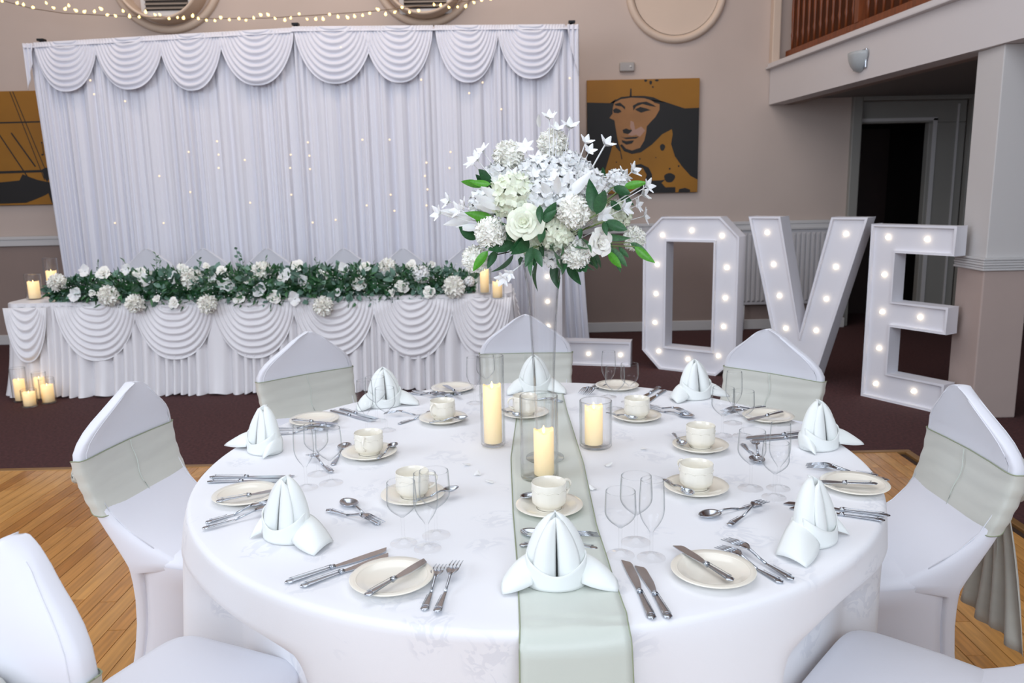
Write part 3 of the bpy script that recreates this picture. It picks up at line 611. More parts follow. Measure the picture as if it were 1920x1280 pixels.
for ox,lst in ((20,z7),(480,z8)):
    for (x,y,r,k) in lst:
        px=ox+x/4; py=460+y/4; f=(590-py)/100; p=atY(px,py,HY-.13+.22*max(0,f)-.01); sz=r/4/245*1.0
        o=inst(k,{'rosec':'rose','bud':'rose_bud','peony':'peony','orch':'orchid','hyd':'hydrangea'}[k],gl,p,(gr.uniform(-.3,.3),-1,.25+gr.uniform(-.2,.6)*f),sz*(1.3 if k!='orch' else 1.45))
# baby's breath
g=G()
for i in range(500):
    u=gr.random(); x=gx0+(gx1-gx0)*u; a=gr.uniform(-.1,.9)*PI; rr=gr.uniform(1.0,1.25); M=Matrix.Translation((x+2.0,-.02-math.sin(a)*.135*rr,.07+math.cos(a)*.125*rr))
    g.lathe([(.0005,-.004),(.005,0),(.0005,.004)],5,M=M)
o=g.obj('gypsophila',m_whitep,gl); o['kind']='stuff'

# ------------------------------------------------------------ covered chairs
OUT=[(.196,.44),(.198,.52),(.203,.62),(.209,.70),(.214,.755),(.212,.785),(.200,.812),(.178,.838),(.150,.862),(.122,.882),(.098,.900),(.080,.914),(.064,.927),(.048,.938),(.033,.946),(.016,.953)]
def bwid(z):
    for i in range(len(OUT)-1):
        if OUT[i][1]<=z<=OUT[i+1][1]: t=(z-OUT[i][1])/(OUT[i+1][1]-OUT[i][1]); return OUT[i][0]*(1-t)+OUT[i+1][0]*t
    if z<OUT[0][1]: t=z/.44; return .215-.055*t*0-.035*math.sin(PI*t)**.9-.019*t
    return OUT[-1][0]
def byc(z): return (-.195-.130*math.sin(min(1,(z-.44)/.34)*PI/2)**1.1+(.055*((z-.78)/.17)**1.3 if z>.78 else 0)) if z>.44 else -.195-.05*((.44-z)/.44)**1.5
def bring(z,e=0,n=44,zf=None):
    w=bwid(z)+e; d=.026*(1 if z<.85 else max(.55,1-(z-.85)*3.2))+e; r=[]
    for j in range(n):
        a=2*PI*j/n; c_,s_=math.cos(a),math.sin(a); x=w*math.copysign(abs(c_)**(.36 if w>.08 else .36+.64*min(1,(.08-w)/.05)),c_); yy=d*math.copysign(abs(s_)**.5,s_)
        if s_>0 and .43<z<.66 and e==0: yy+=.17*((.66-z)/.22)**2.4*min(1,s_*1.6)
        yy+= .018*(1-(x/max(w,.01))**2)*(-1)*(min(1,(z-.44)*4) if z>.44 else 0)   # slight hollow to the front
        r.append((x,byc(z)+yy,z))
    return r
def make_chair(proto_name='covered_chair'):
    t=thing(proto_name,'x','chair')
    G().rings([bring(z) for z in (.012,.08,.16,.24,.32,.38,.42,.44,.46,.48,.50,.52,.55,.58,.62,.66,.70,.74)]+[bring(z) for _,z in OUT[4:]]+[[(p[0]*.55,byc(.95)+(p[1]-byc(.95))*.7,.9555) for p in bring(.9529)]],cap1=True,cap0=True).obj('backrest_cover',m_spandex,t)
    for j in (5,17,27,39):
        G().tube([bring(z)[j] for z in (.50,.55,.60,.66,.72,.755,.785,.812,.838,.862,.882,.90,.914,.927)],.0016,5).obj('seam',m_spandex,t)
    # seat cushion cover
    def sring(e,z,n=48,back=-.205,front=.225,hw=.203,sq=.30):
        r=[]; cy=(back+front)/2; hd=(front-back)/2
        for j in range(n):
            a=2*PI*j/n; c_,s_=math.cos(a),math.sin(a); x=(hw+e)*math.copysign(abs(c_)**sq,c_); y=(hd+e)*math.copysign(abs(s_)**sq,s_)
            r.append((x*(1-.05*(y<0)),cy+y,z))
        return r
    G().rings([sring(-.03,.40),sring(-.004,.44),sring(-.004,.455),sring(-.012,.466),sring(-.035,.474),sring(-.10,.478),sring(-.19,.480)],cap1=True,cap0=True).obj('seat_cover',m_spandex,t)
    def kring(z,n=64):
        t_=max(0,(.42-z)/.42); r=[]; 
        for j in range(n):
            a=2*PI*j/n+PI/4; c_,s_=math.cos(a),math.sin(a); m_=max(abs(c_),abs(s_)); corner=(abs(c_*s_)*2)**1.6
            sx=.199; sy=.212; pin=.052*math.sin(PI*min(1,t_*1.02))**.8; fl=.035*t_**2
            k=(1/m_)**.62
            x=c_*sx*k*1.0; y=s_*sy*k
            x*=1-(pin/.21)*(1-corner*.75)+fl/.21*corner; y*=1-(pin/.21)*(1-corner*.75)+fl/.21*corner
            zz=z+ (0.30*(1-corner)**1.5 if t_>.99 else 0)
            r.append((x,y+.008-(.03*t_ if y<0 else 0),zz))
        return r
    G().rings([kring(z) for z in (.45,.42,.39,.34,.28,.22,.16,.10,.05,.012)]).obj('skirt_cover',m_spandex,t)
    for sx,sy in ((1,1),(-1,1),(1,-1),(-1,-1)):
        G().tube([(sx*.14,sy*.14,.40),(sx*.150,sy*.155-(.02 if sy<0 else 0),.0)],.011,8).obj('leg',m_steel,t)
    # sash: a band round the back, gathered to a knot behind
    n=44
    def sashring(v):
        r=[]; 
        for j in range(n):
            a=2*PI*j/n; s_=math.sin(a)
            z0,z1=.600,.770
            if s_<0:  # rear side gathers
                g_=min(1,(-s_)**.5*1.0); 
                x=abs(math.copysign(abs(math.cos(a))**.42,math.cos(a))); g_=max(0,1-x)**.7
                z0=.600+(.685-.600)*g_; z1=.770+(.725-.770)*g_
            z=z0+(z1-z0)*v; rr=bring(z,.0045+.0013*math.sin(v*23+3*math.cos(a)),n); p=rr[j]; dz=.0
            dz=-.008*(math.cos(a))**2*0
            r.append((p[0],p[1]-(.016*(1-abs(math.cos(a))) if s_<0 else 0),p[2]))
        return r
    sash=G().rings([sashring(v/14) for v in range(15)]).obj('sash',m_sage,t)
    for v in (0,1):
        pts=sashring(v); G().tube(pts+[pts[0]],.0016,5).obj('sash_hem',m_hem,sash)
    # sash seam down the middle of the front
    G().tube([( .005*math.sin(z*60),byc(z)+.026-.018+.012,z) for z in [.603+.0165*i for i in range(11)]],.0014,5).obj('sash_seam',m_runner,sash)
    by=byc(.70)-.026-.035
    bow=G().lathe([(.001,-.026),(.016,-.020),(.022,-.005),(.022,.006),(.016,.02),(.001,.026)],12,M=Matrix.Translation((0,by-.01,.725))).obj('bow_knot',m_sage,t)
    for s in (-1,1):
        def lp(u,v,s=s):
            a=u*2*PI; k=math.sin(PI*min(1,.12+v*.86))**.8
            return (s*(.01+.135*v),by-.012-.028*k*math.cos(a)-.02*v,.725-.035*v*v+.070*k*math.sin(a)*(1+.1*math.sin(a*5))+.006*math.sin(v*9+a*4))
        G().grid(lp,22,12).obj('bow_loop',m_sage,t,solid=.0015)
    for s in (-1,1):
        def tl(u,v,s=s):
            w=.022+.075*v**.8; return (s*(.012+.06*v)+(u-.5)*2*w*.8,by-.018-.02*math.sin(v*3)+.010*math.sin(u*13+v*4)*(.3+v)-.02*v,.72-.49*v+.03*(u-.5)*v)
        G().grid(tl,24,18).obj('bow_tail',m_sage,t,solid=.0012)
    return t
chair=make_chair()
TC=Vector((.05,2.185)); TR=.912
chairs=[('FL',(30,1003),'white covered chair with sage bow seen from behind, at bottom left',21),
 ('L',(250,716),'white covered chair with sage sash at the left end of round table',-2),
 ('BL',(578,622),'white covered chair with sage sash, behind the back-left napkin',0),
 ('B',(985,590),'white covered chair with sage sash seen through the tall glass vase',0),
 ('BR',(1440,617),'white covered chair with sage sash in front of letter V',0),
 ('R',(1800,722),'white covered chair with sage sash tails, at right before the column',2)]
CH_=[]; NOTAIL=[]
for k,(px,py),lab,off in chairs:
    p=atZ(px,py,.955); d=(TC-Vector((p.x,p.y))).normalized(); a=math.atan2(d.y,d.x)+math.radians(off); o=Vector((p.x+.275*math.cos(a),p.y+.275*math.sin(a)))
    c9=put(chair,(o.x,o.y,0),a-PI/2,lab,'covered chairs round the guest table'); CH_.append((o,a))
    if k in('L','BL'): NOTAIL.append(c9)
o=TC+Vector((math.cos(math.radians(-41.5)),math.sin(math.radians(-41.5))))*1.055; a=math.radians(-41.5+180)
put(chair,(o.x,o.y,0),a-PI/2,'white covered chair cut off at bottom right, only its seat showing','covered chairs round the guest table'); CH_.append((o,a))
names=['first from the left','second from the left','third from the left','fourth from the left','fifth from the left','last, nearest the tall bouquet']
for i,px in enumerate([248,358,482,632,748,870]):
    p=atY(px,470,6.93); sc_=p.z/.955; put(chair,(p.x,6.93+.0+.31*0-.0+ -.0+.31*1.0*0,0),PI,f'white covered chair behind the head table, {names[i]}','covered chairs behind the head table',scale=(1.02,1,sc_))

for c in NOTAIL:
    for q in [q for q in COL.objects if q.parent is c and q.name.startswith('bow_tail')]: bpy.data.objects.remove(q)
# ------------------------------------------------------------ round table
TZ=.76
tb_=thing('round_table','round guest table standing beneath the white damask cloth','table',(TC.x,TC.y,0))
G().lathe([(.001,.715),(.90,.715),(.905,.72),(.905,.745),(.90,.752),(.001,.752)],64).obj('tabletop',m_wood3,tb_,autos=True)
for k in range(4):
    a=PI/4+k*PI/2; G().tube([(.55*math.cos(a),.55*math.sin(a),.72),(.58*math.cos(a),.58*math.sin(a),.01)],.016,10).obj('leg',m_black,tb_)
def cloth(u,v):
    ph=u*2*PI
    if v<.5:
        r=TR*(v/.5)*.995; z=TZ
        return (TC.x+r*math.cos(ph),TC.y+r*math.sin(ph),z)
    t=(v-.5)/.5; f=math.sin(ph*9+1.3*math.sin(ph*2+.6)+.5)*.5+.5*math.sin(ph*5+2)
    hem=.365+.018*math.sin(ph*4+1)+.03*math.cos(ph)
    if t<.12: tt=t/.12; r=TR*.995+.014*math.sin(tt*PI/2); z=TZ-.016*(1-math.cos(tt*PI/2)); f2=0
    else: tt=(t-.12)/.88; z=TZ-.016-(TZ-.016-hem)*tt; f2=tt**.65; r=TR*.995+.014
    r+=f2*(.006+.055*f)
    for (o,a) in (CH_[0],CH_[-1]):
        pa=math.atan2(o.y-TC.y,o.x-TC.x); dd=(ph-pa+PI)%(2*PI)-PI; so=(o-TC).length-.235; lim=(.245)/so
        if abs(dd)<lim*1.6 and so<TR+.09:
            w_=max(0,1-max(0,(abs(dd)-lim*.9)/(lim*.35))); w_=w_*w_*(3-2*w_); tz=min(1,max(0,(.66-z)/.14)); 
            r=min(r,r*(1-w_*tz)+(so/math.cos(min(abs(dd),.35))-.012)*w_*tz)
    return (TC.x+r*math.cos(ph),TC.y+r*math.sin(ph),z)
g=G(); g.grid(cloth,360,60)
o=g.obj('tablecloth',m_cloth); tag(o,'white damask tablecloth draped over the round guest table','tablecloth')
# runner
def runner(u,v):
    L0=atZ(957,800);  # left edge path and right edge path on the table plane
    le=[atZ(1003,717),atZ(972,760),atZ(958,860),atZ(962,960),atZ(970,1060),atZ(974,1150),atZ(975,1178)]
    ri=[atZ(1050,719),atZ(1064,775),atZ(1094,870),atZ(1118,985),atZ(1150,1085),atZ(1174,1150),atZ(1179,1178)]
    t=v/.80
    def path(P,t):
        s=min(.9999,t)*(len(P)-1); i=int(s); f=s-i; return P[i].lerp(P[i+1],f)
    if v<=.80:
        p=path(le,t).lerp(path(ri,t),u); z=TZ+.003+.0015*math.sin(v*60+u*4)*math.sin(u*9); return (p.x,p.y,z)
    a_=path(le,1).lerp(path(ri,1),u); tt=(v-.80)/.20
    d=Vector((a_.x-TC.x,a_.y-TC.y)).normalized(); k=min(1,tt/.12)
    off=.020*math.sin(k*PI/2); dz=.020*(1-math.cos(k*PI/2)) if tt<=.12 else .020+(tt-.12)/.88*.30
    extra=0 if tt<=.12 else (tt-.12)*.060
    r=TR*.995+.012+ (off+extra); 
    b0=Vector((a_.x,a_.y)); rr=(b0-Vector((TC.x,TC.y))).length; q=Vector((TC.x,TC.y))+d*(rr+(r-rr)*min(1,tt/.12+.0)) if tt<=.12 else Vector((TC.x,TC.y))+d*r
    return (q.x,q.y,TZ+.003-dz)
rn=G().grid(runner,14,110).obj('table_runner',m_runner,solid=.001); tag(rn,'sheer sage green runner across the white tablecloth','table runner')
for u in (0,1): G().tube([runner(u,v/110) for v in range(111)],.0014,5).obj('hem',m_hem,rn)
G().tube([tuple(Vector(runner(u/20,.955))-Vector((0,.0015,0))) for u in range(21)],.001,5).obj('hem',m_hem,rn)

# ------------------------------------------------------------ tableware prototypes
def plate():
    t=thing('side_plate','x','plate'); G().lathe([(.001,.003),(.045,.003),(.047,0),(.052,0),(.054,.004),(.064,.008),(.080,.0125),(.0825,.0145),(.081,.016),(.068,.0125),(.056,.009),(.050,.0065),(.001,.006)],64).obj('dish',m_china,t,autos=70)
    G().lathe([(.0685,.0127),(.070,.0141),(.0715,.0135)],64).obj('rim_ridge',m_china,t); return t
def saucer():
    t=thing('saucer','x','saucer'); G().lathe([(.001,.003),(.040,.003),(.043,0),(.048,0),(.052,.005),(.066,.010),(.0785,.0145),(.0805,.0165),(.079,.0178),(.064,.0138),(.052,.0095),(.040,.0075),(.034,.0072),(.001,.0065)],64).obj('dish',m_china,t,autos=70)
    G().lathe([(.030,.0072),(.032,.0090),(.034,.0074)],48).obj('well_ring',m_china,t); return t
def cup():
    t=thing('teacup','x','cup')
    def mod(i,a):
        if 2<=i<=8: k=PI/5; aa=(a+k/2)%k-k/2; return .86+.14*1 if False else (math.cos(k/2)/math.cos(aa)*.5+.5+.02)
        return 1
    prof=[(.001,.004),(.024,.004),(.029,.001),(.0295,.006),(.0355,.010),(.0405,.017),(.0415,.026),(.0415,.036),(.0412,.042),(.0412,.044),(.0412,.050),(.0415,.0635),(.0405,.065),(.0390,.0635),(.0385,.045),(.037,.020),(.028,.012),(.001,.010)]
    G().lathe(prof,60,mod=lambda i,a: mod(i,a)).obj('bowl',m_china,t,autos=60)
    g=G()
    for k in range(10):
        a0=k*PI/5; g.tube([((.0414)*math.cos(a0+(j-3)/6*PI/5),(.0414)*math.sin(a0+(j-3)/6*PI/5),.046+.004*math.cos((j-3)/3*PI/2)) for j in range(7)],.0009,5)
    g.obj('scallop_relief',m_china,t)
    G().tube([(.038,0,.058),(.050,0,.061),(.060,0,.056),(.063,0,.045),(.058,0,.033),(.048,0,.024),(.039,0,.022)],[.0045,.0042,.0038,.0036,.0036,.004,.0045],10).obj('handle',m_china,t,subd=1); return t
def hand(g,x0,x1,w0,w1,h):
    rs=[]; n=12; N=14
    for i in range(N+1):
        t=i/N; w=(w0+(w1-w0)*t**1.3)/2; 
        if t>.9: w*=math.sqrt(max(.02,1-((t-.9)/.1)**2))
        hh=h*(.55+.45*t)*(1 if t<.93 else .75); x=x0+(x1-x0)*t
        rs.append([(x,w*math.cos(2*PI*j/n),h+.6*hh*math.sin(2*PI*j/n)*(1+.0*t)) for j in range(n)])
    g.rings(rs,cap0=True,cap1=True)
def ridge(g,x0,x1,w,z):
    pts=[(x0,w*.25,z)]+[(x0+(x1-x0)*k/6,w*(.25+.12*k/6),z) for k in range(1,7)]; pts+= [(x1+.004,w*.2,z),(x1+.005,0,z),(x1+.004,-w*.2,z)]+[(p[0],-p[1],z) for p in reversed(pts)]
    g.tube(pts,.0006,4)
def knife(L,name,butter=False):
    t=thing(name,'x','knife'); hl=L*.43
    g=G(); hand(g,-L/2+hl,-L/2,.010,.019,.0036); g.obj('handle',m_steel,t); g=G(); ridge(g,-L/2+hl,-L/2+.012,.019,.0071); g.obj('handle_beading',m_steel,t)
    G().tube([(-L/2+hl-.002,0,.004),(-L/2+hl+.008,0,.004)],[.0062,.0045],10).obj('bolster',m_steel,t)
    x0=-L/2+hl+.004; x1=L/2; top=[];bot=[]
    for i in range(13):
        u=i/12; x=x0+(x1-x0)*u; up=.0045+.0035*math.sin(min(1,u*1.3)*PI/2)
        if butter: up+=.001*math.sin(u*PI)
        dn=-.0045-.0065*math.sin(min(1,u*2.2)*PI/2)
        if u>.82: k=math.sqrt(max(0,1-((u-.82)/.18)**2)); dn=.006+(dn-.006)*k
        top.append((x,up)); bot.append((x,dn))
    loop=bot+top[::-1]; n=len(loop); v=[(p[0],p[1],.0022) for p in loop]+[(p[0],p[1],.0040) for p in loop]
    f=[]; m=13
    for i in range(12): a,b,c_,d=i,i+1,n-2-i,n-1-i; f.append((a,d,c_,b)); f.append((a+n,b+n,c_+n,d+n))
    for i in range(n): f.append((i,(i+1)%n,(i+1)%n+n,i+n))
    G().add(v,f).obj('blade',m_steel,t,smooth=False); return t
def fork(L,name):
    t=thing(name,'x','fork'); g=G(); hand(g,-L*.10,-L/2,.006,.0185,.003); g.obj('handle',m_steel,t); g=G(); ridge(g,-L*.2,-L/2+.012,.018,.0057); g.obj('handle_beading',m_steel,t)
    def zc(x): u=(x+L*.10)/(L*.6); return .003+.011*math.sin(max(0,min(1,u))*PI)**1.2*(1)+.002*u
    pts=[(-L*.12,0),(0,0),(L*.10,0),(L*.14,0)]; G().tube([(x,0,zc(x)) for x,_ in pts],[.0030,.0028,.0030,.004],8).obj('neck',m_steel,t)
    def hd(u,v): x=L*.13+L*.13*u; w=(.004+.0085*math.sin(min(1,u*1.35)*PI/2)); y=(2*v-1)*w; return (x,y,zc(x)-.0015*(1-(2*v-1)**2))
    G().grid(hd,8,8).obj('head',m_steel,t,solid=.0016)
    for k in range(4):
        y=-.0108+.0072*k; G().tube([(L*.25,y,zc(L*.25)-.0006),(L*.37,y*1.0,zc(L*.37)),(L*.5,y*.98,zc(L*.5)+.001)],[.0017,.0015,.0008],6).obj('tine',m_steel,t)
    return t
def spoon(L,name,bw_=.021,bl_=.058):
    t=thing(name,'x','spoon'); g=G(); hand(g,-L*.10,-L/2,.006,.0175*min(1,L/.17),.0028); g.obj('handle',m_steel,t); g=G(); ridge(g,-L*.2,-L/2+.012,.017*min(1,L/.17),.0053); g.obj('handle_beading',m_steel,t)
    xb=L/2-bl_; G().tube([(-L*.12,0,.003),(0,0,.008),(xb*.6,0,.010),(xb+.004,0,.0075)],[.003,.0026,.0026,.003],8).obj('neck',m_steel,t)
    def bw2(u,v):
        a=u*2*PI; r=v; x=xb+bl_/2+bl_/2*r*math.cos(a); y=bw_*r*math.sin(a)*(1-.12*math.cos(a)); return (x,y,.0095-.0085*(1-r*r))
    G().grid(bw2,28,8).obj('bowl',m_steel,t,solid=.0012); return t
def glass(kind,H,rb,rr,rf,stem):
    t=thing(kind,'x','glass'); th=.0012; hb=H-stem
    pr=[]
    for i in range(15):
        u=i/14
        r=rb*math.sin(PI/2*min(1,(u/.45)))**.8 if u<.45 else rb+(rr-rb)*((u-.45)/.55)**1.6
        pr.append((max(.004,r),stem+hb*u))
    outer=[(p[0],p[1]) for p in pr]; inner=[(pr[-1][0]-th,pr[-1][1]),(pr[-1][0]-th,pr[-1][1]-.002)]
    G().lathe(outer+[(rr-th/2,H+.0007)]+inner,40).obj('bowl',m_glass,t)
    G().lathe([(.0042,stem+.003),(.0036,stem*.75),(.0035,stem*.3),(.0046,.012),(.010,.006),(rf*.6,.0035),(rf,.0022),(rf+.0006,.0012),(rf,.0002)],40).obj('stem_foot',m_glassf,t,autos=25); return t
def patch(C9,nu=10,nv=10):
    def b(t): return ((1-t)**2,2*t*(1-t),t*t)
    def fn(u,v):
        bu,bv=b(u),b(v); p=Vector((0,0,0))
        for i in range(3):
            for j in range(3): p+=Vector(C9[j][i])*bu[i]*bv[j]
        return tuple(p)
    return G().grid(fn,nu,nv)
def napkin(var):
    t=thing('folded_napkin','x','napkin'); H=.138
    # hood, open slit to +y (towards the viewer side of the setting)
    def hood(u,v):
        a=(u-.5)*2*PI*.985; z=H*v; k=(1-v**3.2)**.75 if v<1 else 0; rx=.056*(1+.06*math.sin(min(1,v*1.6)*PI))*k+.001; ry=.033*k+.001
        edge_=abs(2*u-1); fold=.012*max(0,edge_-.8)/.2
        x=rx*math.sin(a); y=-ry*math.cos(a)*(1)-.010*v; 
        x*=1-.35*max(0,edge_-.8)/.2*0; y-=fold*1.6*(1-v*.4)
        return (x,-y*-1*-1 if False else -(-y),z+.0008)
    g=G()
    def hood2(u,v):
        x,y,z=hood(u,v); return (x,-y,z)
    g.grid(hood,40,18).obj('hood',m_napkin,t,solid=.0022)
    # inner leaves curling along the slit
    for s in (-1,1):
        patch([[(s*.003,.030,.006),(s*.024,.046,.02),(s*.044,.026,.03)],[(s*.003,.022,.07),(s*.026,.050,.065),(s*.050,.020,.075)],[(0,.004,H-.004),(s*.008,.010,H-.006),(s*.014,.004,H-.014)]]).obj('leaf_fold',m_napkin,t,solid=.0022)
    def band(u,v):
        a=u*2*PI; fr=max(0,math.sin(a)); top=.040+.024*abs(math.cos(a))**2-.010*fr; rx=.060+.004*math.sin(3*a)*v; return (rx*math.cos(a)*(1-.06*v),(.046*(1-.05*v))*math.sin(a),.0008+top*v)
    G().grid(band,44,6).obj('base_band',m_napkin,t,solid=.0025)
    l,r=var
    for s,k in ((-1,l),(1,r)):
        e=.058+.062*k
        patch([[(s*.046,.034,.012),(s*(.060+.02*k),.052,.004),(s*e,.050,.0015)],[(s*.052,.010,.055),(s*(.075+.02*k),.012,.075),(s*(e+.008),.020,.020)],[(s*.040,-.028,.050),(s*(.060+.01*k),-.030,.045),(s*(e-.012),-.022,.002)]]).obj('flap',m_napkin,t,solid=.0022)
    return t
PL=plate(); SA=saucer(); CU=cup()
KN=knife(.232,'dinner_knife'); KS=knife(.205,'dessert_knife'); KB=knife(.175,'butter_knife',True); FK=fork(.200,'dinner_fork'); FS=fork(.178,'dessert_fork'); SP=spoon(.185,'dessert_spoon'); TS=spoon(.130,'teaspoon',.0145,.042)
GS=glass('small_wine_glass',.142,.0325,.0305,.029,.062); GL_=glass('large_wine_glass',.152,.0345,.0320,.031,.064); GF=glass('champagne_flute',.171,.0262,.0235,.029,.058)
NP={k:napkin(v) for k,v in {'std':(.9,.75),'wide':(1.1,.1),'wideR':(.15,1.35)}.items()}
# ------------------------------------------------------------ place settings (handle end -> tip, on the table plane)
def lay(proto,h,tp,label,group,z=TZ+.0005,tilt=0):
    a=atZ(*h,z=z); b=atZ(*tp,z=z); c_=(a+b)/2; ang=math.atan2(b.y-a.y,b.x-a.x); return put(proto,(c_.x,c_.y,z),ang,label,group,tilt=(0,-tilt,ang))
names={'F':'nearest setting, on the runner','FL':'near left setting','L':'far left setting','BL':'back left setting','B':'back setting behind the tall vase','BR':'back right setting','R':'far right setting','FR':'near right setting'}
PZ=TZ+.0158
S_={
'F':dict(plate=(735,1092),butter=((682,1122),(802,1050)),k=[((1221,1158),(1174,1057)),((1251,1156),(1200,1068))],f=[((790,1160),(832,1052)),((815,1160),(862,1048))],sp=((1142,1035),(958,996)),df=((968,1025),(1128,1006)),cup=(1035,948),ha=(30),sau=(1030,957),ts=((1078,932),(985,952)),gs=(1163,1042),gf=(1221,1047),gl=(1192,1018),nap=(1043,1092,'std')),
'FL':dict(plate=(462,934),butter=((406,942),(540,916)),k=[((541,1093),(722,1033)),((568,1101),(727,1043))],f=[((391,980),(515,945)),((397,988),(520,955))],sp=((716,988),(640,938)),df=((624,960),(704,982)),cup=(776,925),sau=(775,935),ha=-5,ts=((700+98,940),(850,925)),gs=(757,1020),gf=(802,1030),gl=(818,1005),nap=(540,1005,'wide')),
'L':dict(plate=(590,792),butter=((541,787),(638,797)),k=[((394,896),(550,895)),((391,905),(530,902))],f=[((525,815),(600,811)),((530,805),(612,803))],sp=((622,876),(652,832)),df=((612,878),(590,862)),cup=(692,843),ha=-95,sau=(693,855),ts=((700,868),(728,846)),gs=None,gf=(575,916),gl=(621,907),gs2=(597,890),nap=(497,845,'wideR')),
'BL':dict(plate=(849,732),butter=((870,745),(828,720)),k=[((617,770),(705,792)),((632,766),(712,788))],f=[((770,738),(825,747)),((790,736),(830,743))],sp=((760,792),(812,777)),df=((795,780),(740,778)),cup=(831,775),ha=-125,sau=(831,790),ts=((812,795),(862,789)),gs=(725,808),gf=(688,811),gl=(707,790),nap=(722,760,'std')),
'B':dict(plate=(1157,728),butter=None,k=[((868,735),(830,748))],f=[((1118,722),(1092,738)),((1130,724),(1104,740))],sp=None,df=((965,748),(1060,757)),cup=(985,768),ha=200,sau=(985,780),ts=((950,770),(1000,790)),gs=None,gf=(890,757),gl=(912,742),nap=(1003,735,'std')),
'BR':dict(plate=(1440,786),butter=((1470,772),(1398,791)),k=[((1233,729),(1200,750)),((1247,732),(1212,756))],f=[((1420,765),(1370,772)),((1430,770),(1375,778))],sp=((1218,768),(1296,784)),df=((1212,760),(1292,778)),cup=(1192,772),ha=80,sau=(1194,786),ts=((1150,778),(1200,790)),gs=(1180,755),gf=(1141,745),gl=(1153,768),nap=(1303,745,'std')),
'R':dict(plate=(1602,915),butter=((1653,909),(1500,904)),k=[((1498,813),(1425,820)),((1502,820),(1430,826))],f=[((1650,893),(1508,874)),((1655,900),(1525,880))],sp=((1392,833),(1425,872)),df=((1430,875),(1410,822)),cup=(1312,826),ha=95,sau=(1313,842),ts=((1275,815),(1300,846)),gs=(1392,818),gf=(1374,794),gl=(1354,818),nap=(1535,838,'wide')),
'FR':dict(plate=(1337,1078),butter=((1383,1097),(1260,1020)),k=[((1662,968),(1476,945)),((1660,978),(1480,953))],f=[((1478,1101),(1338,1024)),((1497,1094),(1352,1010))],sp=((1414,949),(1326,970)),df=((1357,992),(1443,938)),cup=(1308,903),ha=125,sau=(1305,920),ts=((1262,915),(1300,938)),gs=(1451,934),gf=(1459,917),gl=(1407,917),nap=(1525,1010,'wideR'))}
for key,d in S_.items():
    nm=names[key]
    p=atZ(*d['plate']); put(PL,(p.x,p.y,TZ+.0005),0,f'round ivory side plate at the {nm}','ivory side plates')
    if d['butter']: lay(KB,*d['butter'],f'butter knife resting on the ivory plate at the {nm}','butter knives',z=PZ)
    ks=['outer','inner']
    for i,(h,t_) in enumerate(d['k']): lay(KN if i==0 else KS,h,t_,f'{ks[i]} steel knife of the pair at the {nm}','table knives')
    for i,(h,t_) in enumerate(d['f']): lay(FS if i==0 else FK,h,t_,f'{ks[i]} steel fork of the pair at the {nm}','table forks',z=TZ+.0005+(.004 if i else 0))
    if d['sp']: lay(SP,*d['sp'],f'dessert spoon lying inward of the {nm}','dessert spoons')
    if d['df']: lay(FS,*d['df'],f'dessert fork lying inward of the {nm}','dessert forks',z=TZ+.0035)
    p=atZ(*d['sau']); put(SA,(p.x,p.y,TZ+.0006),0,f'ivory saucer under the cup at the {nm}','ivory saucers'); put(CU,(p.x,p.y,TZ+.0085),math.radians(d['ha']),f'fluted ivory teacup on saucer at the {nm}','ivory teacups')
    a=atZ(*d['ts'][0]); b=atZ(*d['ts'][1]); dv=Vector((b.x-a.x,b.y-a.y)); c_=Vector((p.x,p.y)); m_=Vector(((a.x+b.x)/2,(a.y+b.y)/2))-c_; 
    perp=Vector((-dv.y,dv.x)).normalized(); s_=1 if m_.dot(perp)>0 else -1; cc=c_+perp*s_*.056+dv.normalized()*m_.dot(dv.normalized())*.6; put(TS,(cc.x,cc.y,TZ+.0165),math.atan2(dv.y,dv.x),f'teaspoon on the saucer at the {nm}','teaspoons')
    for kk,pr,lb in (('gs',GS,'small wine glass'),('gs2',GS,'small wine glass'),('gf',GF,'slim champagne flute'),('gl',GL_,'larger wine glass')):
        if d.get(kk): p=atZ(*d[kk]); put(pr,(p.x,p.y,TZ+.001),0,f'{lb} at the {nm}','stemmed glasses')
    x,y,v=d['nap']; p=atZ(x,y); dd=Vector((CP.x-p.x,CP.y-p.y)); fa={'F':90,'FL':62,'L':100,'BL':70,'B':85,'BR':60,'R':118,'FR':72}[key]
    put(NP[v],(p.x,p.y,TZ+.0035 if key in 'FB' else TZ+.001),math.radians({'F':180,'FL':150,'L':140,'BL':200,'B':180,'BR':200,'R':205,'FR':225}[key]),f'upright folded pale mint napkin at the {nm}','folded napkins')

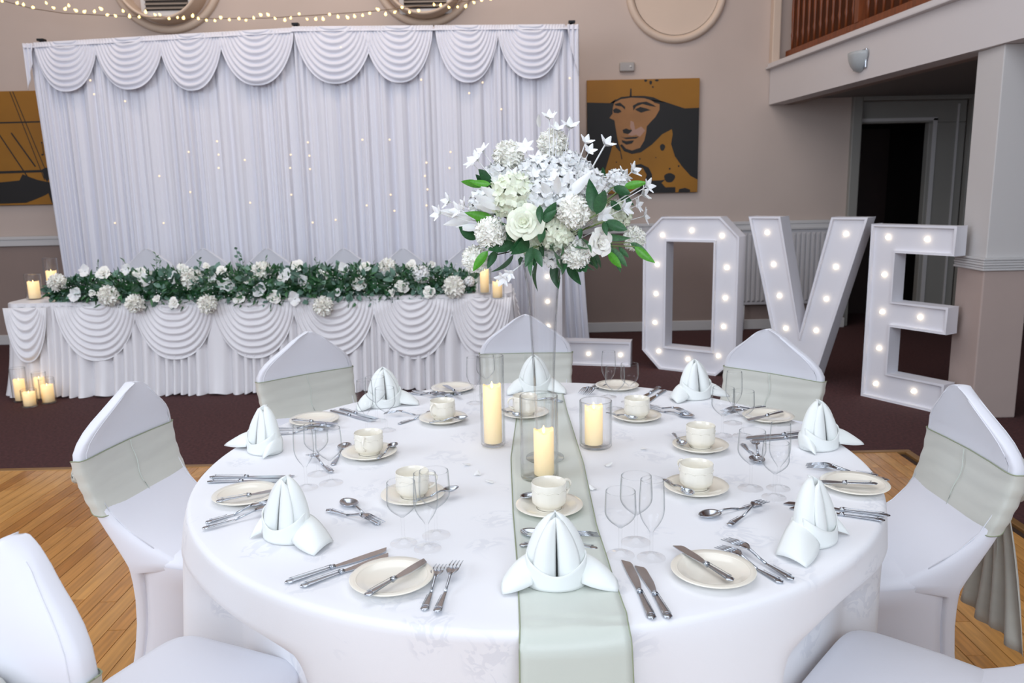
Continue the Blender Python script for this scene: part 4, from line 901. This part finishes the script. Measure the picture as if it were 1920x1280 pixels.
# ------------------------------------------------------------ candles in glass cylinders
def cyl(label,x,y,z,r,h,name='glass_cylinder',thick=.003,cat='candle holder'):
    t=thing(name,label,cat,(x,y,z)); G().lathe([(.001,.001),(r-.004,.001),(r,.005),(r,h-.001),(r-thick/2,h+.0005),(r-thick,h-.001),(r-thick,.012),(r-thick-.004,.009),(.001,.009)],56).obj('wall_glass',m_glass2,t)
    G().lathe([(r-thick/2-.0014,h),(r-thick/2,h+.0016),(r-thick/2+.0014,h),(r-thick/2,h-.0014),(r-thick/2-.0014,h)],56).obj('rim',m_glass2,t); return t
def candle(label,x,y,z,r,h,s=1):
    t=thing('pillar_candle',label,'candle',(x,y,z))
    def top(a): return h-.006+.004*math.sin(a*2+1)+.002*math.sin(a*5)
    n=32; rs=[[(r*.96*math.cos(2*PI*j/n),r*.96*math.sin(2*PI*j/n),0) for j in range(n)],[(r*math.cos(2*PI*j/n),r*math.sin(2*PI*j/n),.002) for j in range(n)]]
    for k in (.33,.66,1): rs.append([(r*math.cos(2*PI*j/n),r*math.sin(2*PI*j/n),top(2*PI*j/n)*k) for j in range(n)])
    for q,dz in ((.93,.002),(.82,-.004),(.5,-.008),(.05,-.008)): rs.append([(r*q*math.cos(2*PI*j/n),r*q*math.sin(2*PI*j/n),top(2*PI*j/n)*(1)+dz) for j in range(n)])
    G().rings(rs,cap0=True,cap1=True).obj('wax',waxmat('glowing_wax',h,s),t)
    G().lathe([(.001,0),(.003,.002),(.0045,.008),(.003,.016),(.0006,.022)],10,M=Matrix.Translation((0,0,h-.014))).obj('flame_tip',m_bulb,t)
for lab,b,rad,h,cr,chh,off in [('tall',(925,836),.0365,.273,.027,.178,(0,0)),('middle',(1012,897),.0500,.223,.0265,.125,(.012,.0)),('short',(1117,839),.0475,.140,.0265,.118,(-.006,0))]:
    p=atZ(*b); ds={'tall':'tallest, slimmest glass cylinder left of the tall vase','middle':'clear glass cylinder on the runner in front of the tall vase','short':'shortest, widest glass cylinder, right of the tall vase'}[lab]
    cyl(ds+' holding a candle',p.x,p.y,TZ+.004,rad,h); ds2={'tall':'tallest lit ivory pillar candle, inside the slim left cylinder','middle':'lit ivory pillar candle in the cylinder standing on the runner','short':'lit ivory pillar candle inside the short wide right cylinder'}[lab]
    candle(ds2,p.x+off[0],p.y+off[1],TZ+.0135,cr,chh,1.0)
def small(px,py,plane,z,r,h,cr,ch_,lab,s=1.3):
    p=atZ(px,py,z); cyl('clear glass cylinder '+lab,p.x,p.y,z+.001,r,h); candle('lit ivory pillar candle '+lab,p.x,p.y,z+.0105,cr,ch_,s)
p=None
small(66,561,0,hz+.001,.060,.20,.042,.135,'alone at the left end of the head table')
small(101,552,0,hz+.001,.055,.30,.040,.19,'tucked against the left end of garland')
small(909,550,0,hz+.001,.050,.20,.033,.175,'at right end of head table, taller candle')
small(933,560,0,hz+.001,.050,.15,.035,.12,'at right corner of head table, shorter candle',1.1)
small(40,752,0,0,.055,.26,.038,.165,'on the carpet, tallest and leftmost by the head table')
small(57,762,0,0,.055,.13,.042,.105,'on the carpet, front and shortest by the head table')
small(78,748,0,0,.050,.21,.036,.165,'on the carpet, at the back of the floor cluster')
small(92,755,0,0,.055,.19,.042,.135,'on the carpet, rightmost of the floor cluster')

# ------------------------------------------------------------ tall vase and bouquet
vp=atZ(1022,862)
tv=thing('tall_vase','tall slender flared glass vase at the centre of round table','vase',(vp.x,vp.y,TZ+.004))
prof=[(.050,0),(.054,.003),(.053,.007),(.030,.012),(.021,.022),(.020,.035),(.0235,.07),(.027,.15),(.031,.27),(.037,.40),(.045,.50),(.055,.56)]
G().lathe([(.001,0)]+prof+[(.0535,.561)]+[(max(.001,r-.0028),z) for r,z in prof[:4:-1]]+[(.001,.045)],64).obj('glass_body',m_glassv,tv)
bc=Vector((vp.x+.02,2.15,1.41))
bq_=thing('tall_bouquet','large bouquet of white roses, pompoms and green leaves in the tall vase','flower arrangement',tuple(bc))
def bp_(px,py,dy=0): return atY(px,py,2.15+dy)
br=random.Random(21)
SC=1/705.
def stemto(p,r=.0018,m=m_stem,st=None):
    a=(st or Vector((bc.x,bc.y+.02,bc.z-.07))); mid=(a+p)/2+Vector((0,0,.015)); G().tube([a-bc,mid-bc,p-bc],r,5).obj('stem',m,bq_)
for i in range(7):
    a=i*.9; G().tube([(bc.x*0+.012*math.cos(a),.012*math.sin(a),-.60+.02*i*.3),(.006*math.cos(a),.006*math.sin(a),-.3),(.03*math.cos(a),.03*math.sin(a),-.02)],.0018,5).obj('vase_stem',m_glass2 if i%2 else m_stem,bq_) if i<0 else None
F_=[(1037,262,31,'pom',.02,1),(950,286,32,'pom',.02,0),(915,437,31,'pom',-.10,0),(886,487,27,'pom',-.06,0),(1083,478,29,'pom',-.12,0),(1078,395,31,'pom',-.16,0),(1195,447,25,'pom',.04,0),(1072,300,27,'hyd',.0,0),(1160,335,24,'hyd',-.02,0),
 (980,415,38,'rose',-.17,0),(1130,455,34,'rosec',-.13,0),(1010,368,42,'hyd',-.10,0),(955,362,46,'hyd',-.10,0),(1060,350,42,'hyd',-.10,0),(1110,345,38,'hyd',-.06,0),(1120,385,34,'rose',-.09,0),(1045,435,36,'hyd',-.12,0),(1000,318,36,'hyd',-.02,0),(1040,318,36,'hyd',-.04,0),(1090,320,34,'hyd',.0,0),(930,325,32,'hyd',.02,0),(985,455,30,'hyd',-.08,0),(1040,480,28,'hyd',-.06,0),(900,380,32,'hyd',-.02,0),(1165,400,30,'hyd',.0,0),(1030,400,40,'hyd',-.05,0)]
for (x,y,r,k,dy,_) in F_:
    p=bp_(x,y,dy); d=(p-bc).normalized()+Vector((0,-.75,.1)); inst('hydg' if k=='hyd' and (x//5)%2 else k,{'pom':'pompom_chrysanthemum','rose':'open_rose','rosec':'cupped_rose','hyd':'hydrangea'}[k],bq_,p-d.normalized()*r*SC*.3,d,r*SC*(1.06 if k in('rose','rosec') else 1.02)); stemto(p,.0018,m_stemd)
ST=[(825,400,'bell'),(843,378,'bell'),(862,395,'bell'),(905,283,'star'),(885,305,'star'),(985,277,'star'),(1003,330,'bell'),(1098,268,'bell'),(1104,285,'bell'),(1135,272,'bell'),(1204,365,'bell'),(1212,350,'bell'),(1195,385,'star'),(1208,405,'star'),(1130,402,'star'),(1168,392,'bell'),(975,470,'bell'),(945,520,'bell'),(957,512,'bell'),(1045,245,'bell'),(1030,222,'bell'),(1068,240,'bell'),(1170,330,'star'),(1185,322,'bell'),(895,300,'bell'),(870,385,'star'),(1010,300,'star'),(1060,325,'star'),(960,330,'star')]
for (x,y,k) in ST:
    dy=br.uniform(-.14,-.02) if abs(x-1030)<120 else br.uniform(-.08,.05); p=bp_(x,y,dy); d=(p-bc).normalized()+Vector((0,-.6,.1)); inst(k,'star_jasmine',bq_,p,d,.026+br.uniform(-.003,.005)); stemto(p,.0011,m_whitep)
LV=[ # base px, tip px, key, length scale, dy
 ((1120,400),(1102,340),'leafd',-.17),((1118,402),(1135,352),'leafd',-.17),((1018,420),(1043,378),'leafd',-.15),((1012,385),(1012,418),'leafd',-.18),((1015,415),(1045,395),'leafd',-.16),((1020,425),(1010,458),'leafd',-.15),
 ((965,455),(915,470),'leafd',-.09),((970,450),(945,432),'leafd',-.08),((1000,462),(985,498),'leafd',-.13),((1000,465),(1018,498),'leafd',-.13),((995,468),(1005,500),'leafd',-.1),((1005,450),(1020,480),'leafd',-.08),
 ((1090,428),(1085,450),'leafd',-.17),((1135,415),(1178,432),'leafd',-.14),((1132,415),(1137,440),'leafd',-.15),((930,345),(892,318),'leafd',0),((925,355),(889,330),'leafd',.02),((905,350),(864,337),'leafb',0),((920,345),(882,342),'leafb',-.03),
 ((1170,350),(1210,342),'leafb',-.05),((1150,350),(1185,365),'leafd',-.04),((1135,335),(1120,318),'leafd',.03),((1130,340),(1130,312),'leafd',.04),((1145,375),(1165,398),'leafd',-.02),((1160,360),(1185,385),'leafd',0),
 ((925,410),(875,400),'leafb',-.06),((900,420),(890,405),'leafb',-.04),((915,470),(884,508),'leafb',-.1),((930,470),(915,500),'leafd',-.08),((895,448),(856,425),'leafd',-.02),
 ((1145,465),(1178,500),'leafg',-.05),((1140,470),(1165,505),'leafb',-.06),((1155,465),(1160,510),'leafg',-.03),((1160,462),(1180,485),'leafg',-.02),((1190,462),(1225,493),'leafb',-.04),((1182,455),(1215,475),'leafg',-.02),((1085,500),(1086,515),'leafd',-.1),((1100,480),(1120,500),'leafd',-.03),
 ((950,380),(900,350),'feather',-.10),((945,390),(885,368),'feather',-.1),((940,395),(890,385),'feather',-.08),((960,370),(920,330),'feather',-.08),((880,405),(822,395),'feather',-.02),((885,410),(835,420),'feather',-.03),((900,425),(855,428),'feather',-.04),((1060,370),(1110,325),'feather',-.14),((1050,360),(1070,320),'feather',-.12),((1040,370),(1010,340),'feather',-.12),((1040,380),(1090,375),'feather',-.15),((1045,365),(1045,325),'feather',-.14),((960,345),(950,310),'feather',-.08),((1012,240),(1008,212),'feather',.02)]
for b,tp,k,dy in LV:
    a=bp_(*b,dy); t_=bp_(*tp,dy+br.uniform(-.03,.02)); d=t_-a; L=d.length*1.02; o=inst(k,'white_leaf' if k=='feather' else 'leaf',bq_,a,d,L,0)
    # turn the leaf blade towards the camera
    z=d.normalized(); y=(Vector((br.uniform(-.3,.3),1,br.uniform(-.4,.2)))); y=(y-z*y.dot(z)).normalized(); x=y.cross(z); o.rotation_quaternion=Matrix((x,y,z)).transposed().to_quaternion()
    if k!='feather': stemto(a,.0014,m_stem)
for (x,y) in [(1040,208),(1100,262),(1136,268),(828,395),(1200,350)]: stemto(bp_(x,y,-.03),.0016,m_whitep)
# filler foliage inside the head
for i in range(60):
    d=Vector((br.gauss(0,1),br.gauss(0,1),br.gauss(0,.6)-.4)).normalized(); p=bc+Vector((d.x*.14,d.y*.12,d.z*.09)); inst(br.choice(['leafd','leafg']),'leaf',bq_,p,d+Vector((0,0,-.1)),br.uniform(.05,.08))

# scattered petals
pm=G(); petal(pm,Matrix.Rotation(-1.45,4,'X'),.022,.02,.2,.15,4,4,0,.6); pmo=None
for i,(x,y,lb) in enumerate([(895,893,'left of the runner, beside the slim cylinder'),(925,905,'nearest the runner on its left side'),(1205,842,'between short cylinder and the cups on the right'),(1135,875,'just right of the runner, below the short cylinder'),(1115,920,'beside the runner, level with the middle cylinder'),(880,872,'furthest left of the runner, by the slim cylinder')]):
    p=atZ(x,y)
    if pmo is None: pmo=pm.obj('silk_petal',m_whitep); o=pmo
    else: o=pmo.copy(); COL.objects.link(o)
    o.location=(p.x,p.y,TZ+.003); o.rotation_euler=(0,0,i*1.7); tag(o,'tiny white petal '+lb,'petal','scattered white petals')
